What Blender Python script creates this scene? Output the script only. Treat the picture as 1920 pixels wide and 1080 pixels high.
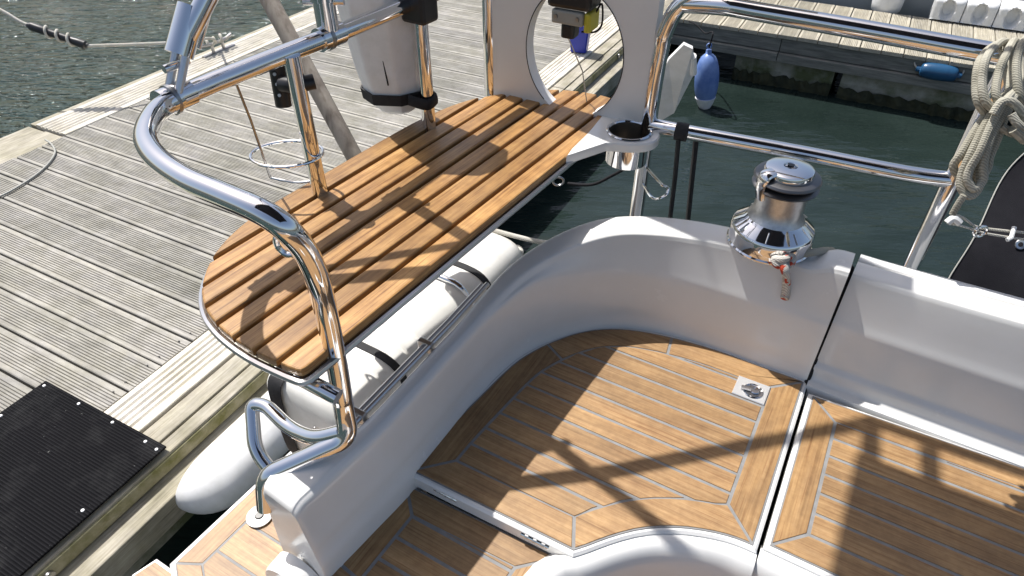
import bpy, bmesh, math, random
from mathutils import Vector, Matrix
random.seed(7)
scene = bpy.context.scene
for o in list(bpy.data.objects): bpy.data.objects.remove(o)

# ------------------------------------------------------------------ camera, sky, sun
ZC = 2.30                       # camera height above the water (water is z = 0)
F = 1260.0                      # focal length in pixels of a 1920 px wide frame
PITCH = math.atan2(1040, 1260)
cam_d = bpy.data.cameras.new('camera'); cam = bpy.data.objects.new('camera', cam_d)
scene.collection.objects.link(cam)
cam_d.sensor_width = 36.0; cam_d.lens = 36.0 * F / 1920.0
cam_d.clip_start = 0.02; cam_d.clip_end = 2000
cam.location = (0, 0, ZC); cam.rotation_euler = (math.pi/2 - PITCH, 0, 0)
scene.camera = cam

SUN_AZ, SUN_EL = math.radians(-45), math.radians(60)
world = bpy.data.worlds.new('World'); scene.world = world; world.use_nodes = True
nt = world.node_tree; bg = nt.nodes['Background']
sky = nt.nodes.new('ShaderNodeTexSky'); sky.sky_type = 'NISHITA'; sky.sun_disc = False; sky.dust_density = 3.5; sky.ozone_density = 0.3
sky.sun_elevation = SUN_EL; sky.sun_rotation = SUN_AZ % (2*math.pi)
nt.links.new(sky.outputs[0], bg.inputs[0]); bg.inputs[1].default_value = 0.10
sd = bpy.data.lights.new('sun', 'SUN'); sd.energy = 4.5; sd.angle = math.radians(0.55); sd.color = (1.0, 0.97, 0.925)
sun = bpy.data.objects.new('sun', sd); scene.collection.objects.link(sun)
SV = Vector((math.sin(SUN_AZ)*math.cos(SUN_EL), math.cos(SUN_AZ)*math.cos(SUN_EL), math.sin(SUN_EL)))
sun.rotation_euler = SV.to_track_quat('Z', 'Y').to_euler(); sun.location = SV * 20
vs = scene.view_settings; vs.view_transform = 'Standard'; vs.look = 'None'; vs.exposure = 0.46; vs.gamma = 1.0
vs.use_curve_mapping = False
scene.render.engine = 'CYCLES'

# ------------------------------------------------------------------ frames and placing
SP, CP = math.sin(PITCH), math.cos(PITCH)
def at(x, y, h):                # the point h metres below eye height that is seen at photo pixel x, y
    dx = (x-960)/F; up = (540-y)/F; dz = -SP + CP*up; fw = CP + SP*up; s = -h/dz
    return Vector((dx*s, fw*s, ZC-h))
def atd(x, y, d):               # the same by distance along the view axis
    dx = (x-960)/F; up = (540-y)/F
    return Vector((dx*d, (CP+SP*up)*d, ZC+(-SP+CP*up)*d))
class Frame:                    # a level frame turned az degrees clockwise: X across, Y along
    def __init__(s, az): s.a = math.radians(az); s.c, s.s = math.cos(s.a), math.sin(s.a)
    def w(s, X, Y, h): return Vector((X*s.c+Y*s.s, -X*s.s+Y*s.c, ZC-h))
    def l(s, p): return (p[0]*s.c-p[1]*s.s, p[0]*s.s+p[1]*s.c)
    def px(s, x, y, h): return s.l(at(x, y, h))
BF, DF, SF = Frame(30.0), Frame(27.8), Frame(33.4)    # boat, dock, perch seat
DOCK = 1.86                     # eye height above the pontoon deck
TEAK = 1.05                     # eye height above the locker lid
SEAT = 0.68                     # eye height above the perch seat
WATER = ZC

# ------------------------------------------------------------------ object helpers
COL = scene.collection
WM = {}                         # world matrix of everything linked so far
def link(o, M, parent=None):
    COL.objects.link(o); WM[o.name] = M.copy()
    if parent is not None:
        o.parent = parent; o.matrix_parent_inverse = Matrix.Identity(4)
        o.matrix_basis = WM[parent.name].inverted() @ M
    else: o.matrix_basis = M
    return o
def tag(o, label=None, cat=None, group=None, kind=None):
    if label: o['label'] = label
    if cat: o['category'] = cat
    if group: o['group'] = group
    if kind: o['kind'] = kind
    return o
def thing(name, loc, label, cat, group=None):
    return tag(link(bpy.data.objects.new(name, None), Matrix.Translation(loc)), label, cat, group)
class MB:                       # collects verts and faces in world (or frame) space
    def __init__(s): s.v = []; s.f = []
    def add(s, v, f):
        n = len(s.v); s.v += [Vector(p) for p in v]; s.f += [tuple(i+n for i in q) for q in f]; return s
    def build(s, name, mat, parent=None, smooth=False, az=None, bevel=0, label=None, sharp=35):
        c = sum(s.v, Vector()) / max(1, len(s.v))
        me = bpy.data.meshes.new(name)
        R = Matrix.Rotation(-math.radians(az), 4, 'Z') if az is not None else Matrix.Identity(4)
        Ri = R.inverted()
        me.from_pydata([Ri @ (p-c) for p in s.v], [], s.f)
        bm = bmesh.new(); bm.from_mesh(me)
        bmesh.ops.recalc_face_normals(bm, faces=bm.faces)
        if bevel:
            es = [e for e in bm.edges if len(e.link_faces) == 2 and e.calc_face_angle(0) > 0.6]
            bmesh.ops.bevel(bm, geom=es, offset=bevel, segments=2, affect='EDGES', profile=0.5)
        for f in bm.faces: f.smooth = smooth
        if smooth:
            for e in bm.edges:
                if len(e.link_faces) == 2 and e.calc_face_angle(0) > math.radians(sharp): e.smooth = False
        bm.to_mesh(me); bm.free()
        me.materials.append(mat)
        o = bpy.data.objects.new(name, me)
        link(o, Matrix.Translation(c) @ R, parent)
        if label: o['label'] = label
        return o
def copy_of(o, M, parent):
    c = o.copy(); return link(c, M, parent)

def cat(pts, n=8, closed=False):        # Catmull-Rom through the points
    pts = [Vector(p) for p in pts]; N = len(pts); out = []
    rng = range(N) if closed else range(N-1)
    for i in rng:
        if closed: p0, p1, p2, p3 = pts[i-1], pts[i], pts[(i+1) % N], pts[(i+2) % N]
        else: p0, p1, p2, p3 = pts[max(i-1, 0)], pts[i], pts[i+1], pts[min(i+2, N-1)]
        for k in range(n):
            t = k/n
            out.append(0.5*((2*p1)+(p2-p0)*t+(2*p0-5*p1+4*p2-p3)*t*t+(3*p1-p0-3*p2+p3)*t**3))
    if not closed: out.append(pts[-1])
    return out
def fillet(pts, r, n=7):                # straight runs joined by round bends
    pts = [Vector(p) for p in pts]; out = [pts[0]]
    for i in range(1, len(pts)-1):
        a, b, c = pts[i-1], pts[i], pts[i+1]
        d1 = (a-b); d2 = (c-b); rr = min(r, d1.length*.49, d2.length*.49)
        p, q = b+d1.normalized()*rr, b+d2.normalized()*rr
        for k in range(n+1):
            t = k/n; out.append(p*(1-t)**2 + b*2*t*(1-t) + q*t*t)
    out.append(pts[-1]); return out
def tube(pts, r, seg=14, closed=False, mb=None, flat=None):
    mb = mb or MB(); pts = [Vector(p) for p in pts]; n = len(pts); V = []; Fc = []
    up = None
    for i in range(n):
        t = (pts[(i+1) % n]-pts[i-1]) if closed else (pts[min(i+1, n-1)]-pts[max(i-1, 0)])
        t.normalize()
        if up is None:
            a = Vector((0, 0, 1)) if abs(t.z) < .9 else Vector((1, 0, 0)); up = (a - t*a.dot(t)).normalized()
        else: up = (up - t*up.dot(t)).normalized()
        sd_ = t.cross(up); rr = r[i] if isinstance(r, (list, tuple)) else r
        for k in range(seg):
            a = 2*math.pi*k/seg
            ku, ks = (flat if flat else (1, 1))
            V.append(pts[i] + up*math.cos(a)*rr*ku + sd_*math.sin(a)*rr*ks)
    m = n if closed else n-1
    for i in range(m):
        for k in range(seg):
            a, b = i*seg+k, i*seg+(k+1) % seg; j = ((i+1) % n)*seg
            Fc.append((a, b, j+(k+1) % seg, j+k))
    if not closed: Fc += [tuple(range(seg))[::-1], tuple((n-1)*seg+k for k in range(seg))]
    return mb.add(V, Fc)
def lathe(prof, c, seg=40, mb=None, axis=None):
    mb = mb or MB(); c = Vector(c); V = []; Fc = []; n = len(prof)
    R = Vector(axis).normalized().to_track_quat('Z', 'Y').to_matrix() if axis else Matrix.Identity(3)
    for (r, z) in prof:
        for k in range(seg):
            a = 2*math.pi*k/seg; V.append(c + R @ Vector((r*math.cos(a), r*math.sin(a), z)))
    for i in range(n-1):
        for k in range(seg): Fc.append((i*seg+k, i*seg+(k+1) % seg, (i+1)*seg+(k+1) % seg, (i+1)*seg+k))
    return mb.add(V, Fc)
def loft(rows, mb=None, closed=False, caps=False):
    mb = mb or MB(); m = len(rows[0]); V = [p for r in rows for p in r]; Fc = []
    for i in range(len(rows)-1):
        for k in range(m if closed else m-1):
            k2 = (k+1) % m; Fc.append((i*m+k, i*m+k2, (i+1)*m+k2, (i+1)*m+k))
    if caps: Fc += [tuple(range(m))[::-1], tuple((len(rows)-1)*m+k for k in range(m))]
    return mb.add(V, Fc)
def area2(P): return sum(P[i-1][0]*P[i][1]-P[i][0]*P[i-1][1] for i in range(len(P)))/2
def inset(P, d):                        # offset a polygon inwards by d
    sgn = 1 if area2(P) > 0 else -1; out = []; n = len(P)
    for i in range(n):
        a, b, c = Vector(P[i-1][:2]), Vector(P[i][:2]), Vector(P[(i+1) % n][:2])
        e1, e2 = (b-a), (c-b)
        if e1.length < 1e-7 or e2.length < 1e-7: out.append((b.x, b.y)); continue
        e1.normalize(); e2.normalize()
        n1, n2 = Vector((-e1.y, e1.x))*sgn, Vector((-e2.y, e2.x))*sgn
        q = (n1+n2); k = 1+n1.dot(n2)
        q = q/max(k, .35); out.append((b.x+q.x*d, b.y+q.y*d))
    return out
def clean(P, eps=8e-4):
    out = []
    for p in P:
        if not out or math.dist(p, out[-1]) > eps: out.append(p)
    while len(out) > 2 and math.dist(out[0], out[-1]) < eps: out.pop()
    return out
def prism(P, h0, h1, fr, ch=0.0, mb=None):      # polygon in frame fr between depths h0 (top) and h1
    mb = mb or MB(); n = len(P); rows = []
    if ch: rows = [[fr.w(x, y, h0) for x, y in inset(P, ch)], [fr.w(x, y, h0+ch) for x, y in P], [fr.w(x, y, h1) for x, y in P]]
    else: rows = [[fr.w(x, y, h0) for x, y in P], [fr.w(x, y, h1) for x, y in P]]
    return loft(rows, mb, closed=True, caps=True)
def box(x0, x1, y0, y1, h0, h1, fr, mb=None): return prism([(x0, y0), (x1, y0), (x1, y1), (x0, y1)], h0, h1, fr, 0, mb)
def clipp(P, ax, v, keep_greater):              # half-plane clip
    out = []; n = len(P); s = 1 if keep_greater else -1
    for i in range(n):
        a, b = P[i-1], P[i]; da, db = s*(a[ax]-v), s*(b[ax]-v)
        if (da >= 0) != (db >= 0):
            t = da/(da-db); out.append((a[0]+(b[0]-a[0])*t, a[1]+(b[1]-a[1])*t))
        if db >= 0: out.append(b)
    return out
def crossings(P, y):
    xs = []
    for i in range(len(P)):
        a, b = P[i-1], P[i]
        if (a[1] > y) != (b[1] > y): xs.append(a[0]+(b[0]-a[0])*(y-a[1])/(b[1]-a[1]))
    return sorted(xs)

# ------------------------------------------------------------------ materials
def mat(name, col=(.8, .8, .8), rough=.5, metal=0.0, spec=.5):
    m = bpy.data.materials.new(name); m.use_nodes = True; b = m.node_tree.nodes['Principled BSDF']
    b.inputs['Base Color'].default_value = (*col, 1); b.inputs['Roughness'].default_value = rough
    b.inputs['Metallic'].default_value = metal; b.inputs['Specular IOR Level'].default_value = spec
    m['_'] = 1; del m['_']; return m
class N:
    def __init__(s, m): s.t = m.node_tree; s.b = s.t.nodes['Principled BSDF']
    def n(s, ty, **kw):
        x = s.t.nodes.new(ty)
        for k, v in kw.items():
            if k.startswith('i_'): x.inputs[k[2:].replace('_', ' ')].default_value = v
            else: setattr(x, k, v)
        return x
    def l(s, a, b): s.t.links.new(a, b)
    def coords(s, scale=(1, 1, 1), rnd=True):
        tc = s.n('ShaderNodeTexCoord'); mp = s.n('ShaderNodeMapping'); mp.inputs['Scale'].default_value = scale
        if rnd:
            oi = s.n('ShaderNodeObjectInfo'); mu = s.n('ShaderNodeMath', operation='MULTIPLY'); mu.inputs[1].default_value = 37.0
            s.l(oi.outputs['Random'], mu.inputs[0]); ad = s.n('ShaderNodeVectorMath', operation='ADD')
            s.l(tc.outputs['Object'], ad.inputs[0]); s.l(mu.outputs[0], ad.inputs[1]); s.l(ad.outputs[0], mp.inputs['Vector'])
        else: s.l(tc.outputs['Object'], mp.inputs['Vector'])
        return mp.outputs[0]
    def noise(s, vec, scale=5, detail=5, rough=.55):
        x = s.n('ShaderNodeTexNoise'); x.inputs['Scale'].default_value = scale; x.inputs['Detail'].default_value = detail
        x.inputs['Roughness'].default_value = rough; s.l(vec, x.inputs['Vector']); return x.outputs['Fac']
    def ramp(s, fac, stops):
        x = s.n('ShaderNodeValToRGB'); e = x.color_ramp.elements
        while len(e) < len(stops): e.new(.5)
        for q, (p, c) in zip(e, stops): q.position = p; q.color = (*c, 1) if len(c) == 3 else c
        s.l(fac, x.inputs[0]); return x.outputs[0]
    def mix(s, a, b, fac, mode='MIX'):
        x = s.n('ShaderNodeMix', data_type='RGBA', blend_type=mode)
        for v, i in ((a, 6), (b, 7)):
            if isinstance(v, tuple): x.inputs[i].default_value = (*v, 1)
            else: s.l(v, x.inputs[i])
        if isinstance(fac, (int, float)): x.inputs[0].default_value = fac
        else: s.l(fac, x.inputs[0])
        return x.outputs[2]
    def bump(s, h, strength=.2, dist=.002, nrm=None):
        x = s.n('ShaderNodeBump'); x.inputs['Strength'].default_value = strength; x.inputs['Distance'].default_value = dist
        s.l(h, x.inputs['Height'])
        if nrm: s.l(nrm, x.inputs['Normal'])
        return x.outputs[0]
def wood(name, dark, mid, light, axis=1, rough=.5, rnd=.25, streak=(.5, .38, .27), sfac=.5, fine=1.0):
    m = mat(name, mid, rough); k = N(m)
    sc = [170*fine, 170*fine, 170*fine]; sc[axis] = 5.0
    v = k.coords(tuple(sc)); n1 = k.noise(v, 1.0, 6, .6)
    c = k.ramp(n1, [(.28, dark), (.5, mid), (.74, light)])
    sc2 = [330*fine]*3; sc2[axis] = 9; n2 = k.noise(k.coords(tuple(sc2)), 1.0, 3, .5)
    st = k.ramp(n2, [(.56, (0, 0, 0)), (.72, (1, 1, 1))])
    mu = k.n('ShaderNodeMath', operation='MULTIPLY'); mu.inputs[1].default_value = sfac; k.l(st, mu.inputs[0])
    c = k.mix(c, streak, mu.outputs[0], 'MULTIPLY')
    sc3 = [26, 26, 26]; sc3[axis] = 7; n3 = k.noise(k.coords(tuple(sc3)), 1.0, 5, .65)
    c = k.mix(c, k.ramp(n3, [(.3, (.74, .72, .72)), (.7, (1.14, 1.11, 1.06))]), .9, 'MULTIPLY')
    oi = k.n('ShaderNodeObjectInfo'); r = k.ramp(oi.outputs['Random'], [(0, (1-rnd, 1-rnd, 1-rnd)), (1, (1+rnd*.4, 1+rnd*.35, 1+rnd*.3))])
    c = k.mix(c, r, 1.0, 'MULTIPLY')
    k.l(c, k.b.inputs['Base Color']); k.l(k.bump(n1, .25, .0012), k.b.inputs['Normal'])
    return m
def mottled(name, a, b, scale=8, rough=.5, bump=.0, bscale=60, detail=6, spec=.5, lo=.35, hi=.65):
    m = mat(name, a, rough, 0, spec); k = N(m); v = k.coords()
    k.l(k.ramp(k.noise(v, scale, detail, .65), [(lo, a), (hi, b)]), k.b.inputs['Base Color'])
    if bump: k.l(k.bump(k.noise(v, bscale, 4, .6), 1.0, bump), k.b.inputs['Normal'])
    return m
M = {}
M['gelcoat'] = mottled('gelcoat', (.79, .785, .77), (.83, .825, .81), 2.5, .17)
k = N(M['gelcoat']); k.b.inputs['Coat Weight'].default_value = .25; k.b.inputs['Coat Roughness'].default_value = .06; k.l(k.ramp(k.noise(k.coords(), 9, 7, .7), [(.3, (.13,)*3), (.75, (.32,)*3)]), k.b.inputs['Roughness'])
M['steel'] = mat('polished_steel', (.80, .80, .81), .055, 1.0)
k = N(M['steel']); k.l(k.ramp(k.noise(k.coords(), 14, 5), [(.35, (.03,)*3), (.75, (.12,)*3)]), k.b.inputs['Roughness'])
M['brushed'] = mat('brushed_steel', (.62, .62, .63), .28, 1.0)
M['jaw'] = mat('worn_black_jaw', (.16, .16, .165), .34, .85)
M['liner'] = mat('dull_steel_liner', (.32, .295, .26), .30, .9)
M['tray'] = mat('satin_steel', (.78, .78, .78), .32, .6)
M['chrome_dark'] = mat('worn_alloy', (.35, .35, .36), .3, 1.0)
M['drum'] = mottled('knurled_drum', (.50, .50, .51), (.62, .62, .63), 120, .33, .0005, 400); N(M['drum']).b.inputs['Metallic'].default_value = 1
M['teak_seat'] = wood('oiled_teak', (.25, .128, .043), (.395, .222, .079), (.51, .315, .130), 1, .40, .26, (.36, .24, .16), .75, .9)
M['teak_x'] = wood('deck_teak_along', (.28, .165, .072), (.39, .245, .114), (.49, .325, .165), 0, .52, .20, (.58, .40, .27), .6)
M['teak_y'] = wood('deck_teak_across', (.26, .150, .061), (.36, .222, .097), (.455, .295, .142), 1, .52, .20, (.58, .40, .27), .6)
M['teak_dark'] = wood('dark_teak', (.05, .028, .014), (.08, .045, .022), (.12, .07, .035), 1, .7, .05)
M['caulk'] = mottled('grey_caulking', (.20, .20, .20), (.26, .26, .26), 40, .7)
M['plank'] = wood('weathered_plank', (.30, .298, .288), (.375, .373, .36), (.45, .448, .435), 0, .8, .18, (.70, .68, .64), .35, .6)
M['beam'] = wood('weathered_beam', (.27, .25, .21), (.38, .36, .31), (.48, .46, .41), 1, .8, .15, (.55, .52, .45), .5, .7)
M['strip'] = wood('pale_edge_board', (.56, .54, .485), (.67, .65, .595), (.75, .735, .685), 1, .75, .10, (.80, .77, .70), .5, .8)
M['algae'] = mottled('algae_wood', (.16, .155, .05), (.36, .33, .22), 14, .85, .002, 50)
M['fascia'] = wood('dark_wet_timber', (.12, .125, .11), (.20, .205, .185), (.29, .29, .265), 0, .7, .15, (.6, .6, .5), .5, .4)
M['concrete'] = mottled('float_concrete', (.11, .125, .06), (.40, .385, .33), 3.2, .9, .006, 22, 8, .3, .38, .62)
M['weed'] = mottled('weed', (.012, .016, .006), (.05, .05, .02), 9, .8, .01, 30)
M['black'] = mottled('black_plastic', (.012, .012, .014), (.022, .022, .025), 20, .38)
M['strap'] = mottled('black_webbing', (.010, .010, .012), (.02, .02, .022), 60, .75, .0006, 400)
M['gap'] = mat('matt_black', (.006, .006, .007), .7)
M['blue'] = mottled('blue_vinyl', (.10, .18, .44), (.19, .29, .56), 12, .35)
M['navy'] = mottled('navy_vinyl', (.012, .06, .14), (.02, .09, .19), 12, .3)
M['bucket'] = mat('blue_bucket', (.012, .03, .36), .4)
M['white'] = mottled('white_plastic', (.77, .78, .79), (.83, .83, .83), 7, .4)
M['cream'] = mottled('raft_shell', (.72, .715, .69), (.79, .785, .765), 5, .35)
M['panel'] = mottled('grey_panel', (.79, .785, .77), (.83, .825, .81), 6, .4)
M['hull'] = mottled('neighbour_hull', (.50, .53, .54), (.56, .58, .59), 1.5, .2)
M['pole'] = wood('driftwood_pole', (.20, .17, .14), (.36, .32, .275), (.50, .46, .40), 2, .75, .05, (.45, .40, .34), .6, .2)
M['yellow'] = mat('yellow_plastic', (.55, .50, .05), .45)
M['grey'] = mat('shadow_grey', (.34, .34, .31), .5)
def weather(m, scale, lo, hi, fac=1.0, det=5):     # broad patches of wear that run on from piece to piece
    k = N(m); ln = [l for l in m.node_tree.links if l.to_socket == k.b.inputs['Base Color']][0]; src = ln.from_socket
    g = k.n('ShaderNodeNewGeometry'); n = k.noise(g.outputs['Position'], scale, det, .62)
    k.l(k.mix(src, k.ramp(n, [(.34, lo), (.64, hi)]), fac, 'MULTIPLY'), k.b.inputs['Base Color'])
weather(M['plank'], 2.3, (.80, .80, .74), (1.08, 1.07, 1.06))
weather(M['plank'], 17, (.86, .85, .80), (1.04, 1.04, 1.04))
weather(M['strip'], 6, (.80, .78, .70), (1.05, 1.05, 1.05)); weather(M['beam'], 5, (.70, .70, .58), (1.1, 1.1, 1.08))
weather(M['teak_x'], 9, (.84, .82, .82), (1.06, 1.06, 1.05)); weather(M['teak_y'], 9, (.84, .82, .82), (1.06, 1.06, 1.05))
weather(M['teak_x'], 60, (.88, .85, .83), (1.05, 1.05, 1.05)); weather(M['teak_y'], 60, (.88, .85, .83), (1.05, 1.05, 1.05))
weather(M['teak_seat'], 30, (.82, .78, .76), (1.08, 1.08, 1.06))
weather(M['gelcoat'], 5, (.955, .95, .935), (1.01, 1.01, 1.01), 1.0, 8); weather(M['cream'], 14, (.90, .885, .85), (1.02, 1.02, 1.01), 1.0, 8)
weather(M['white'], 20, (.90, .90, .88), (1.02, 1.02, 1.02), 1.0, 8)
def ropemat(name, a, b, fleck=None):
    m = mat(name, a, .85, 0, .2); k = N(m); v = k.coords()
    w = k.n('ShaderNodeTexWave', bands_direction='DIAGONAL'); w.inputs['Scale'].default_value = 130; w.inputs['Distortion'].default_value = 3.5
    k.l(v, w.inputs['Vector']); c = k.ramp(w.outputs['Fac'], [(.15, tuple(q*.62 for q in b)), (.5, a), (.9, b)])
    c = k.mix(c, k.ramp(k.noise(v, 9, 3), [(.3, (.6, .58, .52)), (.7, (1, 1, 1))]), .8, 'MULTIPLY')
    if fleck: c = k.mix(c, fleck, k.ramp(k.noise(k.coords((1, 1, 1)), 70, 1, .3), [(.60, (0, 0, 0)), (.64, (1, 1, 1))]))
    k.l(c, k.b.inputs['Base Color']); k.l(k.bump(w.outputs['Fac'], .4, .001), k.b.inputs['Normal']); return m
M['rope'] = ropemat('mooring_rope', (.44, .42, .35), (.60, .58, .50))
M['rope_red'] = ropemat('flecked_rope', (.58, .55, .50), (.72, .69, .64), (.45, .06, .03))
M['rope_white'] = ropemat('white_rope', (.62, .60, .54), (.74, .72, .66))
M['rope_black'] = ropemat('black_rope', (.010, .010, .012), (.025, .025, .03))
M['cloth'] = mottled('black_canvas', (.009, .009, .012), (.017, .017, .021), 8, .85, .0008, 700, 6, .12)
M['canopy'] = mottled('navy_canvas', (.02, .025, .05), (.03, .035, .06), 12, .85)
# ribbed rubber mat
M['mat'] = mat('ribbed_rubber', (.013, .013, .015), .8, 0, .1); k = N(M['mat'])
w = k.n('ShaderNodeTexWave', bands_direction='Y'); w.inputs['Scale'].default_value = 32; w.inputs['Distortion'].default_value = .25
v = k.coords(rnd=False); k.l(v, w.inputs['Vector'])
c = k.ramp(w.outputs['Fac'], [(.2, (.003, .003, .004)), (.8, (.012, .012, .014))])
c = k.mix(c, (.30, .30, .29), k.ramp(k.noise(v, 70, 3, .7), [(.715, (0, 0, 0)), (.75, (.7, .7, .7))]))
c = k.mix(c, (.09, .09, .09), k.ramp(k.noise(v, 5, 6, .7), [(.5, (0, 0, 0)), (.8, (.30, .30, .30))]))
k.l(c, k.b.inputs['Base Color']); k.l(k.bump(w.outputs['Fac'], 1.0, .004), k.b.inputs['Normal'])
# harbour water
M['water'] = mat('harbour_water', (.012, .034, .030), .045, 0, .5); k = N(M['water']); k.b.inputs['IOR'].default_value = 1.33
tc = k.n('ShaderNodeTexCoord')
def wv(sc, rot, detail, s=1.0):
    mp = k.n('ShaderNodeMapping'); mp.inputs['Scale'].default_value = sc; mp.inputs['Rotation'].default_value = (0, 0, rot)
    k.l(tc.outputs['Object'], mp.inputs['Vector']); return k.noise(mp.outputs[0], 1.0, detail, .55)
a1 = wv((3.0, 9.0, 1), .15, 3); a2 = wv((9, 22, 1), -.15, 3); a3 = wv((1.0, 1.4, 1), .6, 2)
sx = k.n('ShaderNodeSeparateXYZ'); k.l(tc.outputs['Object'], sx.inputs[0])
def breeze(lo, hi):              # open water is ruffled by the breeze, the basin behind the yacht is sheltered
    mr = k.n('ShaderNodeMapRange'); mr.inputs['From Min'].default_value = -.8; mr.inputs['From Max'].default_value = -2.6
    mr.inputs['To Min'].default_value = lo; mr.inputs['To Max'].default_value = hi; k.l(sx.outputs['X'], mr.inputs['Value']); return mr.outputs[0]
def ruffle(h, dist, lo, hi, nrm=None):
    bq = k.n('ShaderNodeBump'); bq.inputs['Distance'].default_value = dist; k.l(breeze(lo, hi), bq.inputs['Strength'])
    k.l(h, bq.inputs['Height'])
    if nrm: k.l(nrm, bq.inputs['Normal'])
    return bq.outputs[0]
n1 = ruffle(a3, .16, .5, 1.0); n2 = ruffle(a1, .130, .13, 1.0, n1); n3 = ruffle(a2, .020, .09, 1.0, n2)
fac = k.ramp(wv((11, 24, 1), .1, 2), [(.56, (0, 0, 0)), (.72, (1, 1, 1))])      # sparse steep wavelets that catch the sun
k.l(ruffle(fac, .035, .0, 1.0, n3), k.b.inputs['Normal'])
k.l(k.mix(k.ramp(wv((.7, 1.1, 1), .3, 4), [(.3, (.009, .016, .014)), (.7, (.019, .030, .027))]), (.022, .046, .043), breeze(0, 1)), k.b.inputs['Base Color'])

# ------------------------------------------------------------------ water
o = MB().add([(-600, -600, 0), (600, -600, 0), (600, 600, 0), (-600, 600, 0)], [(0, 1, 2, 3)]).build('water', M['water']); tag(o, kind='structure')
o.location = (0, 0, 0)

# ------------------------------------------------------------------ pontoon on the left
def plank_profile(w, nr, gd, fd, th):       # cross-section of a grooved board: flat edges, grooves between
    edge = w*.13; g = (w-2*edge)/nr; P = [(-w/2, -th), (-w/2, -.003), (-w/2+.003, 0)]
    y = -w/2+edge
    for i in range(nr):
        P += [(y+.001, 0), (y+fd, -gd), (y+fd*1.9, -gd), (y+fd*2.9, 0)]; y += g
    P += [(w/2-.003, 0), (w/2, -.003), (w/2, -th)]
    return P
def plank_mesh(name, length, w, nr, along_x=True, th=.028, gd=.0055, fd=.0023):
    pr = plank_profile(w, nr, gd, fd, th); n = len(pr); V = []
    for s in (-.5, .5): V += [((s*length, y, z) if along_x else (y, s*length, z)) for y, z in pr]
    Fc = [(i, i+1, n+i+1, n+i) for i in range(n-1)] + [(n-1, 0, n, 2*n-1), tuple(range(n))[::-1], tuple(range(n, 2*n))]
    me = bpy.data.meshes.new(name); me.from_pydata([Vector(p) for p in V], [], Fc)
    bm = bmesh.new(); bm.from_mesh(me); bmesh.ops.recalc_face_normals(bm, faces=bm.faces); bm.to_mesh(me); bm.free(); return me
RD = Matrix.Rotation(-DF.a, 4, 'Z')
def mesh_obj(name, me, m, M4, parent, label=None):
    if not me.materials: me.materials.append(m)
    o = bpy.data.objects.new(name, me); link(o, M4, parent)
    if label: o['label'] = label
    return o
pont = thing('pontoon', DF.w(-3.05, 3.0, WATER), 'long grey timber pontoon of grooved planks on the left of the yacht', 'pontoon')
PX0, PX1 = -4.095, -2.018
pm = plank_mesh('plank', PX1-PX0, .1415, 9)
for i in range(-6, 56):
    y = .810+.075+.150*i
    c = DF.w((PX0+PX1)/2+random.uniform(-.003, .003), y, DOCK+random.uniform(0, .0025))
    mesh_obj('plank', pm, M['plank'], Matrix.Translation(c) @ RD @ Matrix.Rotation(random.uniform(-.0012, .0012), 4, 'Z'), pont)
sm_ = lathe([(0, 0), (.0045, 0), (.004, .0006), (0, .0006)], (0, 0, 0), 8)
sme = bpy.data.meshes.new('screw'); sme.from_pydata(sm_.v, [], sm_.f); sme.materials.append(M['gap'])
for i in range(0, 24):
    for dy in (-.048, .048):
        link(bpy.data.objects.new('screw', sme), Matrix.Translation(DF.w(PX1-.045+random.uniform(-.004, .004), .885+.150*(i-2)+dy, DOCK-.0002)), pont)
def edge_board(x0, x1, y0, y1, h0, th, nr, m, name, parent, gd=.005, fd=.004, label=None):
    me = plank_mesh(name, y1-y0, x1-x0, nr, False, th, gd, fd) if nr else None
    c = DF.w((x0+x1)/2, (y0+y1)/2, h0)
    if nr: return mesh_obj(name, me, m, Matrix.Translation(c) @ RD, parent, label)
    return box(x0, x1, y0, y1, h0, h0+th, DF).build(name, m, parent, az=27.8, bevel=.004, label=label)
ys = [-.9, 1.55, 4.05, 6.55, 9.2]
for a, b in zip(ys, ys[1:]):
    edge_board(-2.012, -1.826, a+.003, b-.003, DOCK-.002, .03, 5, M['strip'], 'edge_board', pont, .007, .008)
    edge_board(-1.818, -1.735, a+.003, b-.003, DOCK+.006, .05, 0, M['beam'], 'kerb_beam', pont)
    edge_board(-1.729, -1.672, a+.003, b-.003, DOCK+.010, .05, 0, M['beam'], 'kerb_beam', pont)
for a, b in ((2.02, 4.5), (4.5, 7.0), (7.0, 9.2)):
    edge_board(-4.385, -4.101, a+.003, b-.003, DOCK-.002, .03, 6, M['strip'], 'edge_board', pont, .008, .010)
    edge_board(-4.448, -4.391, a+.003, b-.003, DOCK+.008, .06, 0, M['beam'], 'kerb_beam', pont)
edge_board(-4.28, -4.101, -.9, 2.01, DOCK+.012, .05, 0, M['beam'], 'kerb_beam', pont)
edge_board(-4.45, -4.287, -.9, 2.01, DOCK+.02, .05, 0, M['beam'], 'kerb_beam', pont)
# side timbers facing the yacht, bolts and the concrete float
box(-1.70, -1.664, -.9, 9.2, DOCK+.020, DOCK+.075, DF).build('fascia_board', M['algae'], pont, az=27.8, bevel=.006, label='green algae stained side board')
box(-1.70, -1.578, -.9, 9.2, DOCK+.078, DOCK+.19, DF).build('rubbing_beam', M['beam'], pont, az=27.8, bevel=.006)
box(-4.3, -1.74, -.9, 9.2, DOCK+.075, WATER+.25, DF).build('float', M['concrete'], pont, az=27.8, bevel=.03)
for y in (.235, 1.9, 3.4, 4.9):
    lathe([(.0, 0), (.017, 0), (.017, .012), (.006, .014), (.0, .014)], DF.w(-1.665, y, DOCK+.048), 18, axis=(DF.c, -DF.s, 0)).build('bolt', M['chrome_dark'], pont, True)
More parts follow.
